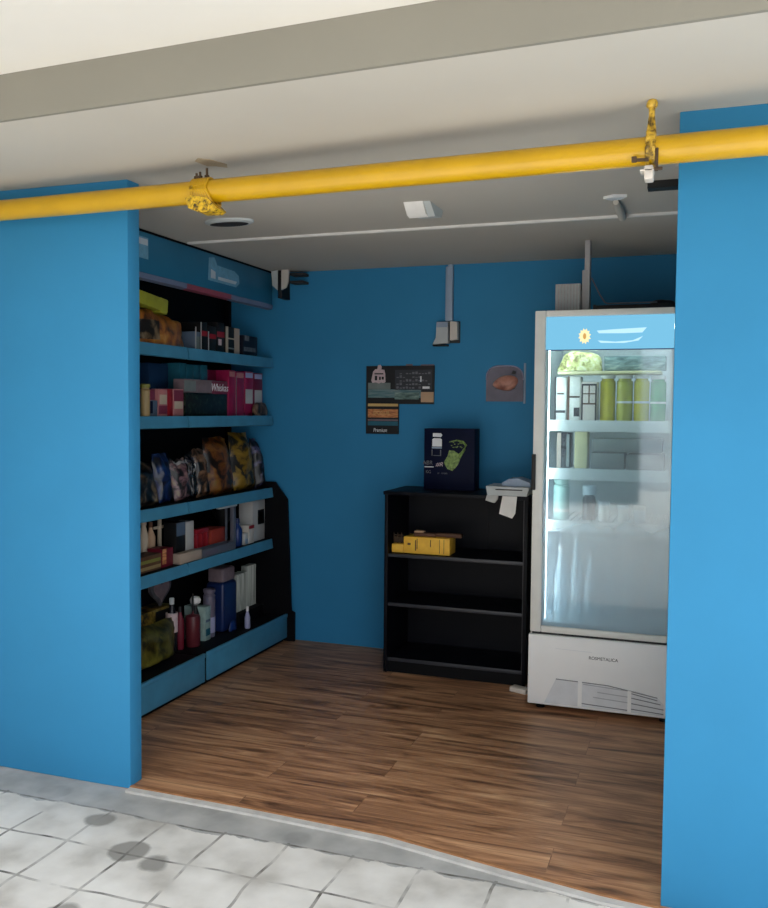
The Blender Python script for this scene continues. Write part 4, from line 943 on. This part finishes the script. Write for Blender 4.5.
bottle('small_jar', 'small white jar in the middle of the third fridge shelf', -.36, 4.66, Z, .026, .09, 'milk', 'foggy', .02, .9, .85, cat='jar', group=gF)
bottle('small_jar', 'small bluish jar at the right of the third fridge shelf', -.28, 4.68, Z, .028, .085, 'foggy', 'milk', .02, .9, .85, cat='jar', group=gF)
Z = .421
labs = ['first tall cloudy bottle from the left at the bottom of the fridge', 'second tall cloudy bottle at the bottom of the fridge', 'third tall cloudy bottle, with a bright cap, bottom of the fridge', 'fourth tall cloudy bottle at the bottom of the fridge', 'fifth cloudy bottle, wide and straight, bottom of the fridge', 'last cloudy bottle near the right wall, bottom of the fridge']
for i, (x, r, h) in enumerate(((-.665, .033, .40), (-.585, .033, .43), (-.505, .038, .38), (-.415, .032, .41), (-.31, .046, .36), (-.19, .05, .36))):
    bottle('water_bottle', labs[i], x, 4.64+.012*(i % 2), Z, r, h, 'foggy', 'paper' if i in (0, 2) else 'foggy', .03, .36, .62, group='cloudy bottles at the bottom of the fridge')

# on top of the fridge
Zf = fz
t = thing('ribbed_box', 'grey white ribbed plastic box standing on the fridge by the trunking', 'box', (-.66, 4.75, Zf+G))
mb = MB(); mb.box(-.728, -.60, 4.70, 4.80, Zf+G, Zf+.155, .003); obj('box_body', mb, 'ribbed', t)
mb = MB()
for k in range(8): x = -.723+k*.0158; mb.box(x, x+.008, 4.694, 4.6995, Zf+.006, Zf+.15, .002)
obj('ribs', mb, 'box_grey', t)
mb = MB(); mb.box(-.596, -.556, 4.72, 4.78, Zf+G, Zf+.225, .004); mb.box(-.585, -.557, 4.73, 4.78, Zf+.222, ZC-.001, .004)
obj('cable_trunking', mb, 'trunk', None, 'pale vertical cable trunking rising from the fridge top to the ceiling', 'trunking')
t = thing('black_tray', 'wide shallow black tray lying on top of the fridge', 'tray', (-.30, 4.85, Zf+G))
mb = MB(); mb.box(-.535, -.085, 4.70, 5.02, Zf+G, Zf+.012); mb.box(-.535, -.085, 4.70, 4.712, Zf+.012, Zf+.04, .002); mb.box(-.535, -.085, 5.008, 5.02, Zf+.012, Zf+.05, .002); mb.box(-.535, -.523, 4.7125, 5.0075, Zf+.012, Zf+.045, .002); mb.box(-.097, -.085, 4.7125, 5.0075, Zf+.012, Zf+.045, .002)
obj('tray_body', mb, 'black_matte', t)
mb = MB(); mb.tube([(-.545, 4.70, Zf+.18), (-.53, 4.70, Zf+.15), (-.50, 4.69, Zf+.09), (-.475, 4.69, Zf+.052), (-.46, 4.69, Zf+.046), (-.22, 4.69, Zf+.046)], .0035, 8)
obj('cable', mb, 'grey_metal', None, 'thin grey cable hanging from the trunking down to the black tray', 'cable')
lump('dark_plug', 'small black plug lump lying at the right end of the black tray', -.20, 4.86, Zf+.012, .07, .05, .06, 'black_matte', 12, cat='plug')

# ------------------------------------------------------------------ light
w = bpy.data.worlds.new('sky'); SC.world = w; w.use_nodes = True; nt = w.node_tree; nt.nodes.clear()
def N(t_): return nt.nodes.new(t_)
out = N('ShaderNodeOutputWorld'); bg = N('ShaderNodeBackground'); tc = N('ShaderNodeTexCoord'); sp = N('ShaderNodeSeparateXYZ')
nt.links.new(tc.outputs['Generated'], sp.inputs[0])
rp = N('ShaderNodeValToRGB'); nt.links.new(sp.outputs['Z'], rp.inputs[0])
e = rp.color_ramp.elements; e[0].position = 0; e[0].color = (.55, .60, .68, 1); e[1].position = .8; e[1].color = (1.5, 1.6, 1.8, 1)
nz = N('ShaderNodeTexNoise'); nz.inputs['Scale'].default_value = 4.5; nz.inputs['Detail'].default_value = 6
mp = N('ShaderNodeMapping'); mp.inputs['Scale'].default_value = (1, 1, 2.6); nt.links.new(tc.outputs['Generated'], mp.inputs[0]); nt.links.new(mp.outputs[0], nz.inputs['Vector'])
r2 = N('ShaderNodeValToRGB'); nt.links.new(nz.outputs['Fac'], r2.inputs[0]); r2.color_ramp.elements[0].position = .48; r2.color_ramp.elements[1].position = .62
mx = N('ShaderNodeMix'); mx.data_type = 'RGBA'; nt.links.new(r2.outputs[0], mx.inputs[0]); nt.links.new(rp.outputs[0], mx.inputs[6]); mx.inputs[7].default_value = (1.35, 1.35, 1.33, 1)
nt.links.new(mx.outputs[2], bg.inputs[0]); bg.inputs[1].default_value = 1.15; nt.links.new(bg.outputs[0], out.inputs[0])
sun = bpy.data.lights.new('sun', 'SUN'); sun.energy = 3.2; sun.angle = .02; sun.color = (1, .96, .9)
so = bpy.data.objects.new('sun', sun); COL.objects.link(so)
d = Vector((-.45, .25, -1.25)); so.rotation_euler = d.to_track_quat('-Z', 'Y').to_euler()

# ------------------------------------------------------------------ camera
cam = bpy.data.cameras.new('camera'); co = bpy.data.objects.new('camera', cam); COL.objects.link(co)
cam.sensor_fit = 'HORIZONTAL'; cam.sensor_width = 36; cam.lens = 893/768*36
yaw, pit, rol = math.radians(19.5), math.radians(-2.83), math.radians(.5)
Fv = Vector((-math.sin(yaw)*math.cos(pit), math.cos(yaw)*math.cos(pit), math.sin(pit)))
Rv = Vector((math.cos(yaw), math.sin(yaw), 0)); Uv = Rv.cross(Fv)
r_ = Rv*math.cos(rol)+Uv*math.sin(rol); u_ = -Rv*math.sin(rol)+Uv*math.cos(rol)
m3 = Matrix((r_, u_, -Fv)).transposed()
co.matrix_world = Matrix.Translation((0, 0, 1.516)) @ m3.to_4x4()
cam.clip_start = .05
SC.camera = co
vs = SC.view_settings; vs.view_transform = 'Standard'; vs.look = 'None'; vs.gamma = 1; vs.use_curve_mapping = False; vs.exposure = .85
